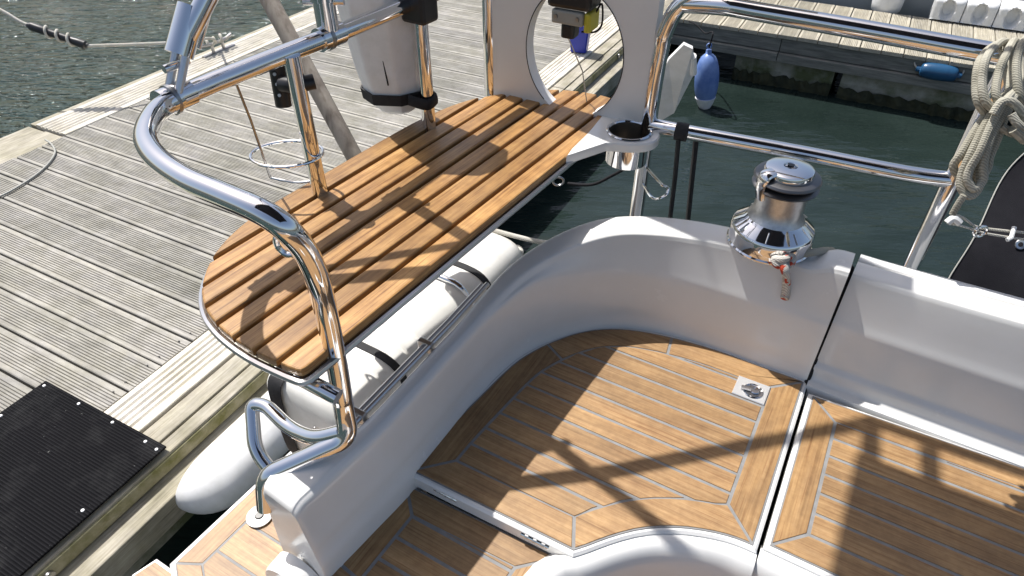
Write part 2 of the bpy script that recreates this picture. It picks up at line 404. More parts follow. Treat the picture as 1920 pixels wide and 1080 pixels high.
# bolted white corner fender
fy0, fy1 = .60, 2.3
rows = []
TT = [0, .002, .006, .012, .02, .03, .045, .06, .075, .09]+[.12+.088*i for i in range(11)]
for t in TT:
    y = fy0+(fy1-fy0)*t; e = min(1, t*11.0); kx = math.sqrt(max(0, 1-(1-e)**2)) if e < 1 else 1
    kx = max(kx, .05); ring = []
    for j in range(20):
        a = math.pi*j/19
        ring.append(DF.w(-1.580+.155*math.sin(a)**.8*kx, y, DOCK+.125-.108*math.cos(a)*(.06+.94*kx)))
    rows.append(ring)
fend = loft(rows, None, True, True).build('corner_fender', M['white'], pont, True, label='white plastic fender bolted to the side of the pontoon')
for (x, y, h) in ((333, 915, 2.05), (326, 855, 1.93), (460, 815, 2.0), (408, 772, 1.93)):
    lathe([(0, 0), (.010, 0), (.010, .004), (.004, .005), (.004, .001), (0, .001)], at(x, y, h)+Vector((0, -.004, .006)), 14, axis=(.5, -.3, .8)).build('screw', M['chrome_dark'], fend, True)
# rubber mat
mt = box(-2.321, -1.684, -.6, .700, DOCK-.012, DOCK-.003, DF).build('rubber_mat', M['mat'], None, az=27.8, bevel=.002)
tag(mt, 'black ribbed rubber mat screwed onto the pontoon planks', 'mat')
for X, Y in [(-2.30, .68), (-2.11, .683), (-1.93, .683), (-1.76, .68), (-1.70, .675), (-2.302, .52), (-1.712, .41), (-2.0, .30), (-1.72, .13), (-2.3, .32)]:
    lathe([(0, 0), (.006, 0), (.005, .003), (0, .0035)], DF.w(X, Y, DOCK-.012), 12).build('screw', M['white'], mt, True)
# dock cleat with line, snubber, shadow built as a tube
cl = thing('dock_cleat', DF.w(-4.36, 3.45, DOCK), 'grey metal cleat on the far edge board with pale line wound on it', 'cleat')
def dk(X, Y, h): return DF.w(X, Y, h)
tube([dk(-4.33, 3.30, DOCK-.005), dk(-4.33, 3.60, DOCK-.005)], .018, 8, flat=(.35, 1)).build('base', M['chrome_dark'], cl, True)
for yy in (3.40, 3.50): tube([dk(-4.33, yy, DOCK-.004), dk(-4.33, yy, DOCK-.06)], .012, 10).build('post', M['chrome_dark'], cl, True)
tube(cat([dk(-4.33, 3.30, DOCK-.085), dk(-4.33, 3.38, DOCK-.07), dk(-4.33, 3.52, DOCK-.07), dk(-4.33, 3.60, DOCK-.085)], 6), .012, 10).build('horn', M['chrome_dark'], cl, True)
ml = thing('mooring_line', dk(-4.36, 3.45, DOCK-.07), 'pale mooring line with black rubber snubber across the open water', 'rope')
C0 = dk(-4.33, 3.45, DOCK-.075)
s0, s1 = atd(165, 86, 4.2), atd(52, 47, 4.15)
rp = cat([C0, atd(390, 72, 4.55), atd(320, 80, 4.4), s0], 8); tube(rp, .009, 8).build('rope', M['rope_white'], ml, True)
tube(cat([s0, s1, atd(0, 18, 4.12), atd(-120, -40, 4.1)], 5), .010, 8).build('rope', M['rope_white'], ml, True)
mid = s0.lerp(s1, .5)
tube(cat([s0, s0.lerp(s1, .12), s0.lerp(s1, .5), s0.lerp(s1, .88), s1], 5), [.016]*3+[.026]*4+[.022]*6+[.026]*5+[.016]*3, 12).build('snubber', M['black'], ml, True, label='black rubber mooring snubber')
hx = []; ax = (s1-s0); axn = ax.normalized(); e1 = axn.cross(Vector((0, 0, 1))).normalized(); e2 = axn.cross(e1)
for i in range(61):
    t = .2+.55*i/60; a = 2*math.pi*3*i/60; hx.append(s0+ax*t+(e1*math.cos(a)+e2*math.sin(a))*.030)
tube(hx, .008, 8).build('rope_turns', M['rope_white'], ml, True)
wr = []
for i in range(50):
    a = 2*math.pi*3*i/49; wr.append(C0+Vector((DF.s, DF.c, 0))*(.10*(i/49-.5)*2)+Vector((DF.c, -DF.s, 0))*.022*math.cos(a)+Vector((0, 0, 1))*(.022*math.sin(a)+.012))
tube(wr, .010, 8).build('cleat_turns', M['rope_white'], ml, True)
cb = tube(cat([at(-40, 385, DOCK-.008), at(20, 358, DOCK-.008), at(75, 322, DOCK-.008), at(102, 290, DOCK-.008), at(98, 272, DOCK-.008), at(85, 262, DOCK-.008)], 8), .006, 8).build('shadow_tube', M['grey'], None, True)  # grey tube laid in place of a cast shadow curving over the planks
tag(cb, 'thin grey tube standing in for a shadow on the planks at the left edge', 'shadow_tube')
# blue bucket
bk = thing('bucket', at(1086, 96, DOCK), 'small blue plastic bucket on the pale edge of the pontoon', 'bucket')
q = at(1086, 96, DOCK); bfr = Frame(18)
bx, by = bfr.l(q)
def ring(r, h, d=.0): return [bfr.w(bx+sx*r, by+sy*r*.8, h) for sx, sy in ((-1, -.85), (-.85, -1), (.85, -1), (1, -.85), (1, .85), (.85, 1), (-.85, 1), (-1, .85))]
loft([ring(.058, DOCK-.006), ring(.076, DOCK-.205), ring(.071, DOCK-.205), ring(.054, DOCK-.02)], None, True, True).build('body', M['bucket'], bk)
loft([ring(.084, DOCK-.196), ring(.084, DOCK-.21), ring(.0715, DOCK-.21), ring(.0715, DOCK-.196)], None, True).build('rim', M['bucket'], bk)

# ------------------------------------------------------------------ finger pontoon across the back
fd_ = thing('finger_pontoon', DF.w(.6, 6.3, WATER), 'weathered timber finger pontoon on concrete floats across the back', 'pontoon')
fm = plank_mesh('plank', 1.0, .147, 9, False)
for i in range(-8, 22):
    c = DF.w(-.659+.078+.1545*i, 6.32+random.uniform(-.004, .004), DOCK+random.uniform(0, .003))
    mesh_obj('plank', fm, M['plank_l'] if 'plank_l' in M else M.setdefault('plank_l', wood('weathered_plank_along', (.30, .28, .22), (.42, .40, .33), (.52, .50, .43), 1, .8, .16, (.6, .58, .5), .5, .7)), Matrix.Translation(c) @ RD, fd_)
for a, b in ((-1.75, -.62), (-.615, 1.2), (1.205, 2.8)):
    box(a, b, 5.835, 5.90, DOCK+.032, DOCK+.14, DF).build('fascia_board', M['fascia'], fd_, az=27.8, bevel=.004)
    box(a, b, 5.80, 5.90, DOCK+.145, DOCK+.215, DF).build('fascia_board', M['fascia'], fd_, az=27.8, bevel=.004)
for a, b in ((-.95, -.16), (-.10, .98), (1.9, 2.9)):
    mbx = MB(); rows = []
    for i in range(15):
        X = a+(b-a)*i/14; r = []
        for (Y, h) in ((6.7, DOCK+.2), (5.905, DOCK+.2), (5.89, DOCK+.23), (5.885, DOCK+.32), (5.90, DOCK+.40), (5.93, WATER+.1), (6.7, WATER+.1)):
            r.append(DF.w(X, Y+random.uniform(-.008, .008), h))
        rows.append(r)
    loft(rows, mbx, False, True).build('float', M['concrete'], fd_, az=27.8)
    rows = []
    for i in range(30):
        X = a+(b-a)*i/29; rows.append([DF.w(X, 5.872+random.uniform(-.012, .012), WATER-.085+random.uniform(-.02, .02)), DF.w(X, 5.86+random.uniform(-.02, .02), WATER-.03), DF.w(X, 5.86, WATER+.1)])
    w_ = loft(rows).build('weed_fringe', M['weed'], fd_)
box(-1.75, 2.9, 6.0, 6.7, DOCK+.04, DOCK+.2, DF).build('joist', M['fascia'], fd_, az=27.8)
# blue fenders
def fender(c, axis, L, R, mcol, name, label, ex=.75):
    t = thing(name, c, label, 'fender', 'blue fenders on the finger pontoon')
    pr = [(0, -L/2), (.02, -L/2+.002), (.022, -L/2+.03)]
    for i in range(13):
        a = -math.pi/2+math.pi*i/12; pr.append((max(.022, R*max(0, math.cos(a))**ex if math.cos(a) > 0 else .022), math.sin(a)*(L/2-.03)))
    pr += [(.022, L/2-.03), (.02, L/2-.002), (0, L/2)]
    lathe(pr, c, 28, axis=axis).build('body', mcol, t, True, sharp=60)
    return t
fc = at(1325, 150, 2.08)
ax = (Vector((-.10, 0.05, 1))).normalized()
t = fender(fc, ax, .47, .093, M['blue'], 'fender', 'blue inflatable fender hanging over the water with white lower end')
lathe([(.0, 0), (.044, .01), (.064, .05), (.080, .095), (.0, .095)], fc-ax*.232, 24, axis=ax).build('end_cap', M['white'], t, True)
tube(cat([fc+ax*.25, fc+ax*.36+Vector((.02, 0, 0)), at(1322, 62, DOCK-.02), at(1305, 46, DOCK-.04), at(1292, 40, DOCK-.02)], 6), .006, 8).build('rope', M['rope_black'], t, True)
ring_ = [fc+ax*.262+Vector((.018*math.cos(a), 0, .018*math.sin(a))) for a in [2*math.pi*i/16 for i in range(16)]]
tube(ring_, .006, 6, True).build('eye', M['blue'], t, True)
f2 = at(1755, 131, DOCK+.09); f2 = f2+Vector((0, -.04, 0))
a2v = Vector((DF.c, -DF.s, 0))
t = fender(f2, a2v, .31, .062, M['navy'], 'fender', 'dark blue fender tied flat along the side of the finger pontoon', .3)
for s in (-1, 1): tube(cat([f2+a2v*s*.145, f2+a2v*s*.165+Vector((0, .02, .03)), f2+a2v*s*.16+Vector((0, .08, .09))], 5), .006, 6).build('rope', M['rope_white'], t, True)
# white moulded dock-edge blocks
for i in range(5):
    X0 = .395+.232*i; nx, nz = 22, 18; rows = []
    for j in range(nz+1):
        v_ = j/nz; r = []
        for q_ in range(nx+1):
            u_ = q_/nx; e = ((u_-.5)/.22)**2+((v_-.42)/.40)**2
            dpt = .085*max(0, min(1, (1.15-e)/.5)); rnd = .05*max(0, (v_-.70)/.30)**2.2+.012*(abs(u_-.5)*2)**8
            r.append(DF.w(X0+.226*u_, 6.765+dpt+rnd*1.5, DOCK-.012-.19*v_))
        rows.append(r)
    m_ = loft(rows)
    back = [[DF.w(X0+.226*u, y, h) for u in (0, 1)] for y, h in ((6.845, DOCK-.202), (6.95, DOCK-.19), (6.95, DOCK-.012), (6.765, DOCK-.012))]
    loft(back, m_)
    for u in (0, 1): m_.add([DF.w(X0+.226*u, 6.777, DOCK-.012), DF.w(X0+.226*u, 6.80, DOCK-.15), DF.w(X0+.226*u, 6.845, DOCK-.202), DF.w(X0+.226*u, 6.95, DOCK-.19), DF.w(X0+.226*u, 6.95, DOCK-.012)], [(0, 1, 2, 3, 4)])
    o = m_.build('edge_fender_block', M['white'], None, True, az=27.8)
    tag(o, ['leftmost white moulded fender block on the far edge of the finger pontoon', 'second white fender block from the left on the finger pontoon edge', 'third white fender block from the left on the finger pontoon edge', 'fourth white fender block from the left, beside the rope coil', 'white fender block at the right edge, fifth in its row'][i], 'fender', 'white fender blocks on the finger pontoon')
# neighbouring hull with its own fender
nh = thing('moored_boat', DF.w(1.0, 7.6, WATER), 'pale grey hull of a boat moored behind the finger pontoon', 'boat')
rows = []
for i in range(25):
    X = -2.5+6.5*i/24; bul = .25*((X-1.5)/3.5)**2
    rows.append([DF.w(X, 7.16+bul+.35, WATER+.2), DF.w(X, 7.10+bul+.10, WATER-.15), DF.w(X, 7.06+bul+.02, WATER-.45), DF.w(X, 7.04+bul, WATER-.8), DF.w(X, 7.05+bul, WATER-1.25), DF.w(X, 8.6, WATER-1.3)])
loft(rows).build('hull', M['hull'], nh, True)
tube(cat([DF.w(-2.5+6.5*i/24, 7.03+.25*((-2.5+6.5*i/24-1.5)/3.5)**2, WATER-.78) for i in range(25)], 1), .022, 10).build('rubbing_strake', M['fascia'], nh, True)
hf = at(1668, 14, DOCK-.02); t = thing('fender', hf, 'pale cylindrical fender standing between the finger pontoon and the grey hull', 'fender')
lathe([(0, 0), (.09, .0), (.118, .03), (.125, .08), (.125, .5), (.10, .56), (.03, .6), (.03, .64), (0, .64)], hf+Vector((0, .06, -.06)), 30).build('body', M['white'], t, True)

# ------------------------------------------------------------------ the yacht
Y0 = thing('yacht', BF.w(.3, .6, WATER), 'white sailing yacht with teak cockpit lids and polished steel pushpit rails', 'yacht')
G = M['gelcoat']
# coaming: a rounded moulding swept round the cockpit corner
base = [(-.540, .345), (-.530, .44), (-.522, .526), (-.521, .65), (-.521, .77), (-.509, .882), (-.47, .981), (-.384, 1.081), (-.30, 1.124), (-.191, 1.143), (-.06, 1.145), (.0533, 1.145)]
path = [(p.x, p.y) for p in cat([(x, y, 0) for x, y in base], 8)]
def sm(a, b, t): t = max(0, min(1, (t-a)/(b-a))); return t*t*(3-2*t)
def coaming_rows(path, top_f, w_f, ledge=False):
    rows = []
    for i, (x, y) in enumerate(path):
        a, b = path[max(0, i-1)], path[min(len(path)-1, i+1)]
        d = Vector((b[0]-a[0], b[1]-a[1])).normalized(); nrm = Vector((-d.y, d.x))
        tp = top_f(x, y); w_ = w_f(x, y); H = TEAK-tp
        if not ledge:
            s_ = sm(.80, 1.12, y)
            L = [(-.004, TEAK+.06), (0, TEAK+.012), (.002, TEAK-.006), (.007, TEAK-.020), (.0105, TEAK-.036), (.012, TEAK-.05), (.017, TEAK-.5*H), (.022, tp+.045), (.0255, tp+.022), (.029, tp+.010), (.036, tp+.003), (.044, tp), (w_-.012, tp+.003), (w_-.003, tp+.008), (w_, tp+.018), (w_+.008, tp+.06), (w_+.03, TEAK+.25)]
            Rr = [(-.004, TEAK+.06), (0, TEAK+.012), (.001, TEAK-.004), (.005, TEAK-.018), (.008, TEAK-.034), (.009, TEAK-.06), (.0115, .925), (.0135, .905), (.019, .885), (.034, tp+.022), (.038, tp+.008), (.046, tp+.001), (w_-.014, tp), (w_-.004, tp+.005), (w_, tp+.018), (w_+.008, tp+.06), (w_+.03, TEAK+.25)]
            pr = [(a_[0]*(1-s_)+b_[0]*s_, a_[1]*(1-s_)+b_[1]*s_) for a_, b_ in zip(L, Rr)]
        else: pr = [(-.012, TEAK+.06), (-.012, TEAK+.006), (-.010, TEAK-.001), (.003, TEAK-.004), (.010, TEAK-.014), (.013, TEAK-.032), (.020, TEAK-.042), (.0225, TEAK-.055), (.0245, .925), (.0265, .905), (.033, .882), (.050, tp+.018), (.057, tp+.006), (.074, tp+.002), (.088, tp), (.094, tp+.004), (.096, tp+.010), (.102, tp+.010), (.104, tp+.004), (.112, tp+.002), (.128, tp+.006), (.134, tp+.02), (.15, tp+.06), (.17, TEAK+.25)]
        pp = cat([(u, h, 0) for u, h in pr], 3)
        rows.append([BF.w(x+nrm.x*p.x, y+nrm.y*p.x, p.y) for p in pp])
    return rows
def top_h(x, y):
    s = sm(.76, 1.15, y); t_ = .905*(1-s)+.812*s
    return t_-.008*sm(-.35, -.15, x)*s-.020*sm(-.02, .03, x)*s
def wid(x, y): return .072+.042*sm(.8, 1.15, y)+.043*(1-sm(.37, .50, y))
rw = coaming_rows(path, top_h, wid)
pre = []                                  # rounded aft end
ct = BF.w(-.60, .345, 1.10)
for (dy, k_) in ((-.020, .91), (-.019, .94), (-.016, .965), (-.011, .985), (-.005, .995)):
    pre.append([Vector((ct.x, ct.y, 0))*(1-k_)+Vector((p.x, p.y, 0))*k_+BF.w(0, dy*(1 if p.z > ZC-1.2 else 1), 0)-Vector((0, 0, ZC))+Vector((0, 0, (p.z-ct.z)*(k_ if p.z > ct.z else 1)+ct.z)) for p in rw[0]])
rw = pre+rw
mb_ = loft(rw)
e0 = rw[0]; low = [Vector((e0[-1].x, e0[-1].y, ZC-1.45)), Vector((e0[0].x, e0[0].y, ZC-1.45))]
mb_.add(e0+low, [tuple(range(len(e0)+2))])
mb_.add(rw[-1], [tuple(range(len(rw[-1])))])
coam = mb_.build('coaming', G, Y0, True, sharp=50, label='white curved cockpit coaming')
path2 = [(.0568+.02*i if i < 3 else .0568+.04+.06*(i-2), 1.145-.0012*i) for i in range(30)]
rw = coaming_rows(path2, lambda x, y: .790-.01*sm(.05, .6, x), lambda x, y: .12, True)
mb_ = loft(rw); mb_.add(rw[0], [tuple(range(len(rw[0])))])
coam2 = mb_.build('side_coaming', G, Y0, True, sharp=50, label='white side coaming right of the seam')
# black strip added behind the moulding seam to keep the gap dark
tube([BF.w(.055, 1.115, TEAK+.03), BF.w(.055, 1.15, TEAK), BF.w(.055, 1.172, TEAK-.05), BF.w(.055, 1.185, .95), BF.w(.055, 1.20, .83), BF.w(.055, 1.23, .806), BF.w(.055, 1.27, .83)], .006, 8).build('added_seam_strip', M['gap'], Y0, True)
# aft end of the coaming: pad, end face and rounded foot
rows = []
for (y, k_) in ((.326, 1.0), (.300, 1.0), (.294, .985), (.290, .95)):
    r = [BF.w(-.608-.056*k_, y, 1.45)]
    for i in range(17):
        a = math.pi*i/16; r.append(BF.w(-.608-.056*k_*math.cos(a), y, 1.135-.062*k_*math.sin(a)))
    rows.append(r+[BF.w(-.608+.056*k_, y, 1.45)])
loft(rows, None, True, True).build('step_moulding', G, Y0, True, sharp=50)
P = [(-.672, .345), (-.648, .345), (-.640, .05), (-.672, .05)]
prism(P, 1.17, 1.45, BF, .006).build('step_moulding', G, Y0)
# hull below and the cockpit well
hp = [(-.60, .46), (-.60, 1.0), (-.50, 1.20), (-.30, 1.28), (.0, 1.30), (1.9, 1.28), (1.9, -1.6), (-.60, -1.6), (-.60, .30)]
rows = [[BF.w(x, y, h) for x, y in inset(hp, d)] for h, d in ((1.20, .03), (1.45, .015), (1.9, .03), (2.45, .25))]
loft(rows, None, True).build('hull', G, Y0)

# teak lids -------------------------------------------------------------
def chain(pts, h): return [BF.px(x, y, h) for x, y in pts]
def resamp(P, n=4):  # smooth resample of an open chain
    return [(p.x, p.y) for p in cat([(a, b, 0) for a, b in P], n)]
def teak_panel(name, sides, h, margin, pitch, slab, parent, label, seams=(), edge=.006, y_off=0, th=.006, skip=()):
    # sides: list of open chains; corners lie where chains meet
    poly = []; corner = []
    for s in sides: corner.append(len(poly)); poly += s[:-1]
    sl = prism(inset(poly, -slab[0]), h+.002, h+slab[1], BF, .004).build(name, G, parent, az=30.0, label=label)
    prism(poly, h+.0005, h+.0035, BF).build('caulking', M['caulk'], sl, az=30.0)
    inn = inset(poly, margin); n = len(poly); cs = corner+[n]
    for q in range(len(corner)):        # drop offset points that fold back past the mitred corners
        i, j = cs[q], cs[q+1]; ci, cj = Vector(inn[i]), Vector(inn[j % n])
        ti = Vector(poly[(i+1) % n])-Vector(poly[i]); tj = Vector(poly[j % n])-Vector(poly[j-1])
        for k in range(i+1, j):
            v_ = Vector(inn[k])
            if (v_-ci).dot(ti) <= 0 and k-i < (j-i)/2: inn[k] = tuple(ci)
            elif (v_-cj).dot(tj) >= 0 and k-i >= (j-i)/2: inn[k] = tuple(cj)
    full = list(inn); inn = clean(inn)
    brk = sorted(set(corner+[s % n for s in seams])); g = .0031
    for q in range(len(brk)):
        i, j = brk[q], brk[(q+1) % len(brk)]
        if j <= i: j += n
        idx = [k % n for k in range(i, j+1)]
        pc = clean([poly[k] for k in idx] + [full[k] for k in idx][::-1])
        dx, dy = poly[idx[-1]][0]-poly[idx[0]][0], poly[idx[-1]][1]-poly[idx[0]][1]
        prism(inset(pc, g), h-.001+random.uniform(0, .0006), h+.002, BF, .0006).build('margin_board', M['teak_x'] if abs(dx) > abs(dy) else M['teak_y'], sl, az=30.0)
    y0 = min(p[1] for p in inn); y1 = max(p[1] for p in inn); y = y0-pitch+y_off
    while y < y1:
        st = clipp(clipp(inn, 1, y+g, True), 1, y+pitch-g, False)
        xs = crossings(inn, y+pitch/2)
        parts = [st]
        if len(xs) == 4:
            xm = (xs[1]+xs[2])/2; parts = [clipp(st, 0, xm, False), clipp(st, 0, xm, True)]
        for p in parts:
            p = clean(p)
            if len(p) >= 3 and abs(area2(p)) > 3e-5:
                p2 = []
                x0, x1 = min(a for a, b in p)+0, max(a for a, b in p)
                for a, b in p: p2.append((a+g*1.1 if a < x0+.02 else (a-g*1.1 if a > x1-.02 else a), b))
                prism(p2, h-.001+random.uniform(0, .0006), h+.002, BF, .0005).build('plank', M['teak_x'], sl, az=30.0)
        y += pitch
    return sl
wall = resamp(chain([(772, 882), (835, 809), (900, 743), (960, 685), (1000, 658), (1040, 639), (1085, 624), (1130, 617), (1180, 618), (1240, 628), (1300, 643), (1360, 662), (1430, 688), (1490, 709), (1507, 716)], TEAK), 3)
right = chain([(1507, 716), (1412, 1022)], TEAK)
front = resamp(chain([(1412, 1022), (1380, 1009), (1340, 998), (1290, 990), (1240, 988), (1190, 994), (1140, 1008), (1100, 1023), (1075, 1031)], TEAK), 2)
left = chain([(1075, 1031), (772, 882)], TEAK)
lid = teak_panel('locker_lid', [wall, right, front, left], TEAK, .058, .0465, (.0085, .030), Y0, 'teak locker lid with steel latch in the cockpit corner', seams=(14, 28))
s_h = TEAK+.034
st = teak_panel('step_lid', [chain([(762, 908), (1046, 1046)], s_h), chain([(1046, 1046), (965, 1165)], s_h), chain([(965, 1165), (560, 1120), (636, 1056)], s_h)[::1], chain([(636, 1056), (762, 908)], s_h)], s_h, .050, .0465, (.005, .03), Y0, 'lower teak step lid at the bottom edge, half in shade', )
seat2 = teak_panel('seat_lid', [chain([(1524, 742), (2300, 1008)], TEAK), [BF.px(2300, 1008, TEAK), (BF.px(2300, 1008, TEAK)[0], BF.px(1444, 1022, TEAK)[1])], [(BF.px(2300, 1008, TEAK)[0], BF.px(1444, 1022, TEAK)[1]), BF.px(1444, 1022, TEAK)], chain([(1444, 1022), (1524, 742)], TEAK)], TEAK, .052, .0465, (.0085, .035), Y0, 'long teak seat lid right of the seam, mostly in shade')
# white lip, cockpit well wall and sole
arc = front
rimx = [(x, y) for x, y in arc]
fl = [(BF.px(1075, 1031, TEAK)[0]-.012, BF.px(1075, 1031, TEAK)[1]-.010)]
rows = []
arc2 = [(.045, .678), (.043, .672)]
def lip(chainpts, name, close=.42):
    rows = []
    for i, (x, y) in enumerate(chainpts):
        a, b = chainpts[max(0, i-1)], chainpts[min(len(chainpts)-1, i+1)]
        d = Vector((b[0]-a[0], b[1]-a[1])).normalized(); nr = Vector((-d.y, d.x))*LS
        pr = cat([(-.02, TEAK+.034, 0), (-.004, TEAK+.018, 0), (.004, TEAK+.010, 0), (.018, TEAK+.009, 0), (.030, TEAK+.016, 0), (.040, TEAK+.034, 0), (.045, TEAK+.062, 0), (.047, TEAK+.10, 0), (.048, TEAK+.16, 0), (.049, TEAK+.26, 0), (.050, TEAK+close, 0)], 3)
        rows.append([BF.w(x+nr.x*p.x, y+nr.y*p.x, p.y) for p in pr])
    return loft(rows).build(name, G, Y0, True, sharp=60)
LS = 1
ends = [(front[0][0]+.030, front[0][1]-.006)]
c_l = BF.px(1075, 1031, TEAK)
lip([(.0622, front[0][1]+.001)]+front+[(c_l[0]-.02, c_l[1]-.016), (c_l[0]-.035, c_l[1]-.045), (c_l[0]-.045, c_l[1]-.10), (c_l[0]-.05, c_l[1]-.30)], 'well_lip')
yb = BF.px(1444, 1022, TEAK)[1]
lip([(2.0, yb-.004), (1.5, yb-.004), (1.0, yb-.004), (.5, yb-.004), (.25, yb-.004), (.0660, yb-.004)], 'well_lip')
prism([(-.5, -1.4), (1.8, -1.4), (1.8, .9), (-.1, .9), (-.5, .2)], 1.46, 1.5, BF).build('cockpit_sole', M['teak_x'], Y0, az=30.0)
# body under the lids so that the joints are dark and shallow
prism([(-.515, .40), (-.515, .88), (-.45, 1.0), (-.36, 1.1), (-.19, 1.155), (1.8, 1.155), (1.8, .70), (.07, .70), (-.05, .76), (-.16, .72), (-.22, .60), (-.25, .30)], TEAK+.075, TEAK+.10, BF).build('lid_gutter', M['gap'], Y0)
# hinges on the lid edge
for (xa, ya, xb, yb_) in ((815, 915, 858, 938), (978, 1000, 1030, 1026)):
    p, q = at(xa, ya, TEAK+.013), at(xb, yb_, TEAK+.013)
    hb = tube([p, q], .0045, 10).build('hinge', M['steel'], Y0, True)
    for s in (.2, .5, .8): tube([p.lerp(q, s-.06), p.lerp(q, s+.06)], .0052, 10).build('knuckle', M['brushed'], hb, True)
# flush latch
lx, ly = BF.px(1408, 733, TEAK)
lt = prism([(lx-.033, ly-.027), (lx+.033, ly-.027), (lx+.033, ly+.029), (lx-.033, ly+.029)], TEAK-.0032, TEAK+.002, BF, .0012).build('latch', M['tray'], Y0, az=30.0, label='flush steel lift latch')
cx = BF.w(lx+.004, ly-.002, TEAK-.0034)
lathe([(.014, .0003), (.0195, .0003), (.0205, .0014), (.0195, .0022), (.0175, .0014), (.014, .0003)], cx, 32).build('ring', M['steel'], lt, True)
lathe([(0, .0004), (.0165, .0004), (.0165, .0008), (0, .0008)], cx, 28).build('recess', M['chrome_dark'], lt, True)
lathe([(0, .0008), (.008, .0008), (.0095, .003), (.008, .0045), (.004, .0035), (0, .0035)], cx+Vector((.003, -.001, 0)), 24).build('lock', M['steel'], lt, True)
tube([cx+Vector((-.004, .002, .003)), cx+Vector((-.022, .010, .0025))], .006, 10, flat=(.3, 1)).build('lever', M['brushed'], lt, True)

# swim platform
ph = 1.45
a, b = BF.px(328, 1056, ph), BF.px(482, 911, ph)
d = ((b[0]-a[0])/(b[1]-a[1]))
def pe(y): return a[0]+d*(y-a[1])
plat = [[(pe(a[1]), a[1]), (pe(1.45), 1.45)], [(pe(1.45), 1.45), (-.60, 1.45)], [(-.60, 1.45), (-.60, a[1]-.02), (-.62, a[1]-.12), (-.80, a[1]-.16)], [(-.80, a[1]-.16), (pe(a[1]), a[1])]]
pl = teak_panel('swim_platform', plat, ph, .055, .085, (.012, .06), Y0, 'teak swim platform at the stern, lower left')
p = at(487, 968, ph-.004)
lathe([(0, 0), (.030, 0), (.031, .003), (.026, .0055), (.011, .004), (.011, -.004), (0, -.004)], p, 30).build('deck_fitting', M['white'], Y0, True, label='round white deck fitting')
lathe([(0, 0), (.010, 0), (.009, .006), (0, .006)], p+Vector((.0, .0, .001)), 16).build('fitting_plug', M['black'], Y0, True)
bs = [BF.px(x, y, 1.52) for x, y in ((252, 1078), (290, 1053), (328, 1080), (330, 1120), (240, 1110))]
bst = prism(inset(bs, -.008), 1.522, 1.56, BF, .004).build('boarding_step', G, Y0, az=30.0)
prism(bs, 1.52, 1.523, BF, .001).build('plank', M['teak_x'], bst, az=30.0)

# ---------------------------------------------------------------- pushpit rails
R = .0160
S_ = M['steel']
RH = .415
rail_end = SF.w(-.905, 1.56, RH)
A_ = [at(500, 118, RH)]
main = [BF.w(-.86, 1.34, RH), at(760, 10, RH), at(615, 70, RH), at(530, 103, RH), at(400, 155, RH)]
corner_ = [at(338, 182, RH), at(300, 205, RH), at(279, 236, RH), at(276, 268, RH+.002), at(300, 302, RH+.004), at(350, 336, RH+.006), at(420, 366, RH+.008), at(490, 397, RH+.014), at(535, 428, .447), at(570, 468, .487), at(594, 520, .54), at(608, 570, .60), at(621, 630, .665), at(634, 700, .745), at(643, 756, .81)]
lower = [at(643, 756, .81), at(654, 822, .868), at(497, 893, .925), at(500, 952, .985)]
main_r = fillet(main, .03)
pts = main_r + cat(corner_, 6) + fillet(lower, .022)[1:]
tube(pts, R, 20).build('pushpit_rail', S_, Y0, True, label='bent steel rail round the perch seat')
# boarding handle loop
hl = [at(640, 810, .858), at(590, 823, .88), at(545, 806, .90), at(498, 760, .90), at(472, 757, .905), at(478, 845, .96), at(512, 888, .99), at(540, 900, 1.00)]
tube(fillet(hl, .03), .0125, 16).build('boarding_handle', S_, Y0, True)
pc = at(520, 925, 1.0)
hs0, hs1 = at(556, 902, .965), at(520, 918, .985)
for i in range(4): tube([hs0.lerp(hs1, i/4), hs0.lerp(hs1, i/4+.19)], .0125 if i % 2 else .0105, 16).build('handle_socket', S_, Y0, True)
# back posts of the seat
P1b, P2b = at(600, 360, SEAT), at(805, 237, SEAT)
for q, top in ((P1b, RH), (P2b, RH-.01)):
    tube([Vector((q.x, q.y, ZC-.83)), Vector((q.x, q.y, ZC-top))], .0150, 18).build('seat_post', S_, Y0, True)
    lathe([(0, 0), (.022, 0), (.022, .008), (.0152, .012), (0, .012)], Vector((q.x, q.y, ZC-SEAT-.018)), 20).build('post_collar', M['black'], Y0, True)
# transverse rails to the right
base_l = at(1190, 425, .95); rt = .40
tr = [base_l+Vector((0, 0, -.25)), base_l, Vector((base_l.x, base_l.y, ZC-.60)), Vector((base_l.x+.004, base_l.y, ZC-.50)), base_l+Vector((.006, -.003, .480)), base_l+Vector((.022, -.012, .530)), base_l+Vector((.058, -.030, .565)), base_l+Vector((.11, -.058, .580)), base_l+Vector((.25, -.125, .60))]
tube(cat(tr, 8), R*1.06, 20).build('pushpit_rail', S_, Y0, True, label='steel rail curving up beside the cup holder')
tube(cat([base_l+Vector((.034, -.018, .540)), at(1360, 12, .40), at(1420, 22, .40), at(1600, 53, .40), at(1760, 82, .40), at(1905, 108, .40), at(2100, 146, .40)], 6), R*1.06, 20).build('pushpit_rail', S_, Y0, True, label='steel top rail carrying the rope coil')
stb = at(1708, 500, .87); stx = [stb+Vector((0, 0, -.12)), stb, Vector((stb.x, stb.y, ZC-.66)), Vector((stb.x, stb.y, ZC-.52)), Vector((stb.x+.002, stb.y-.004, ZC-.41))]
tube(stx, R*1.02, 20).build('stanchion', S_, Y0, True)
lr = [Vector((base_l.x, base_l.y, ZC-.675)), at(1300, 250, .665), at(1500, 287, .663), at(1700, 326, .662), Vector((stb.x, stb.y, ZC-.66))]
tube(cat(lr, 4), R, 20).build('pushpit_rail', S_, Y0, True, label='lower steel rail behind the winch')
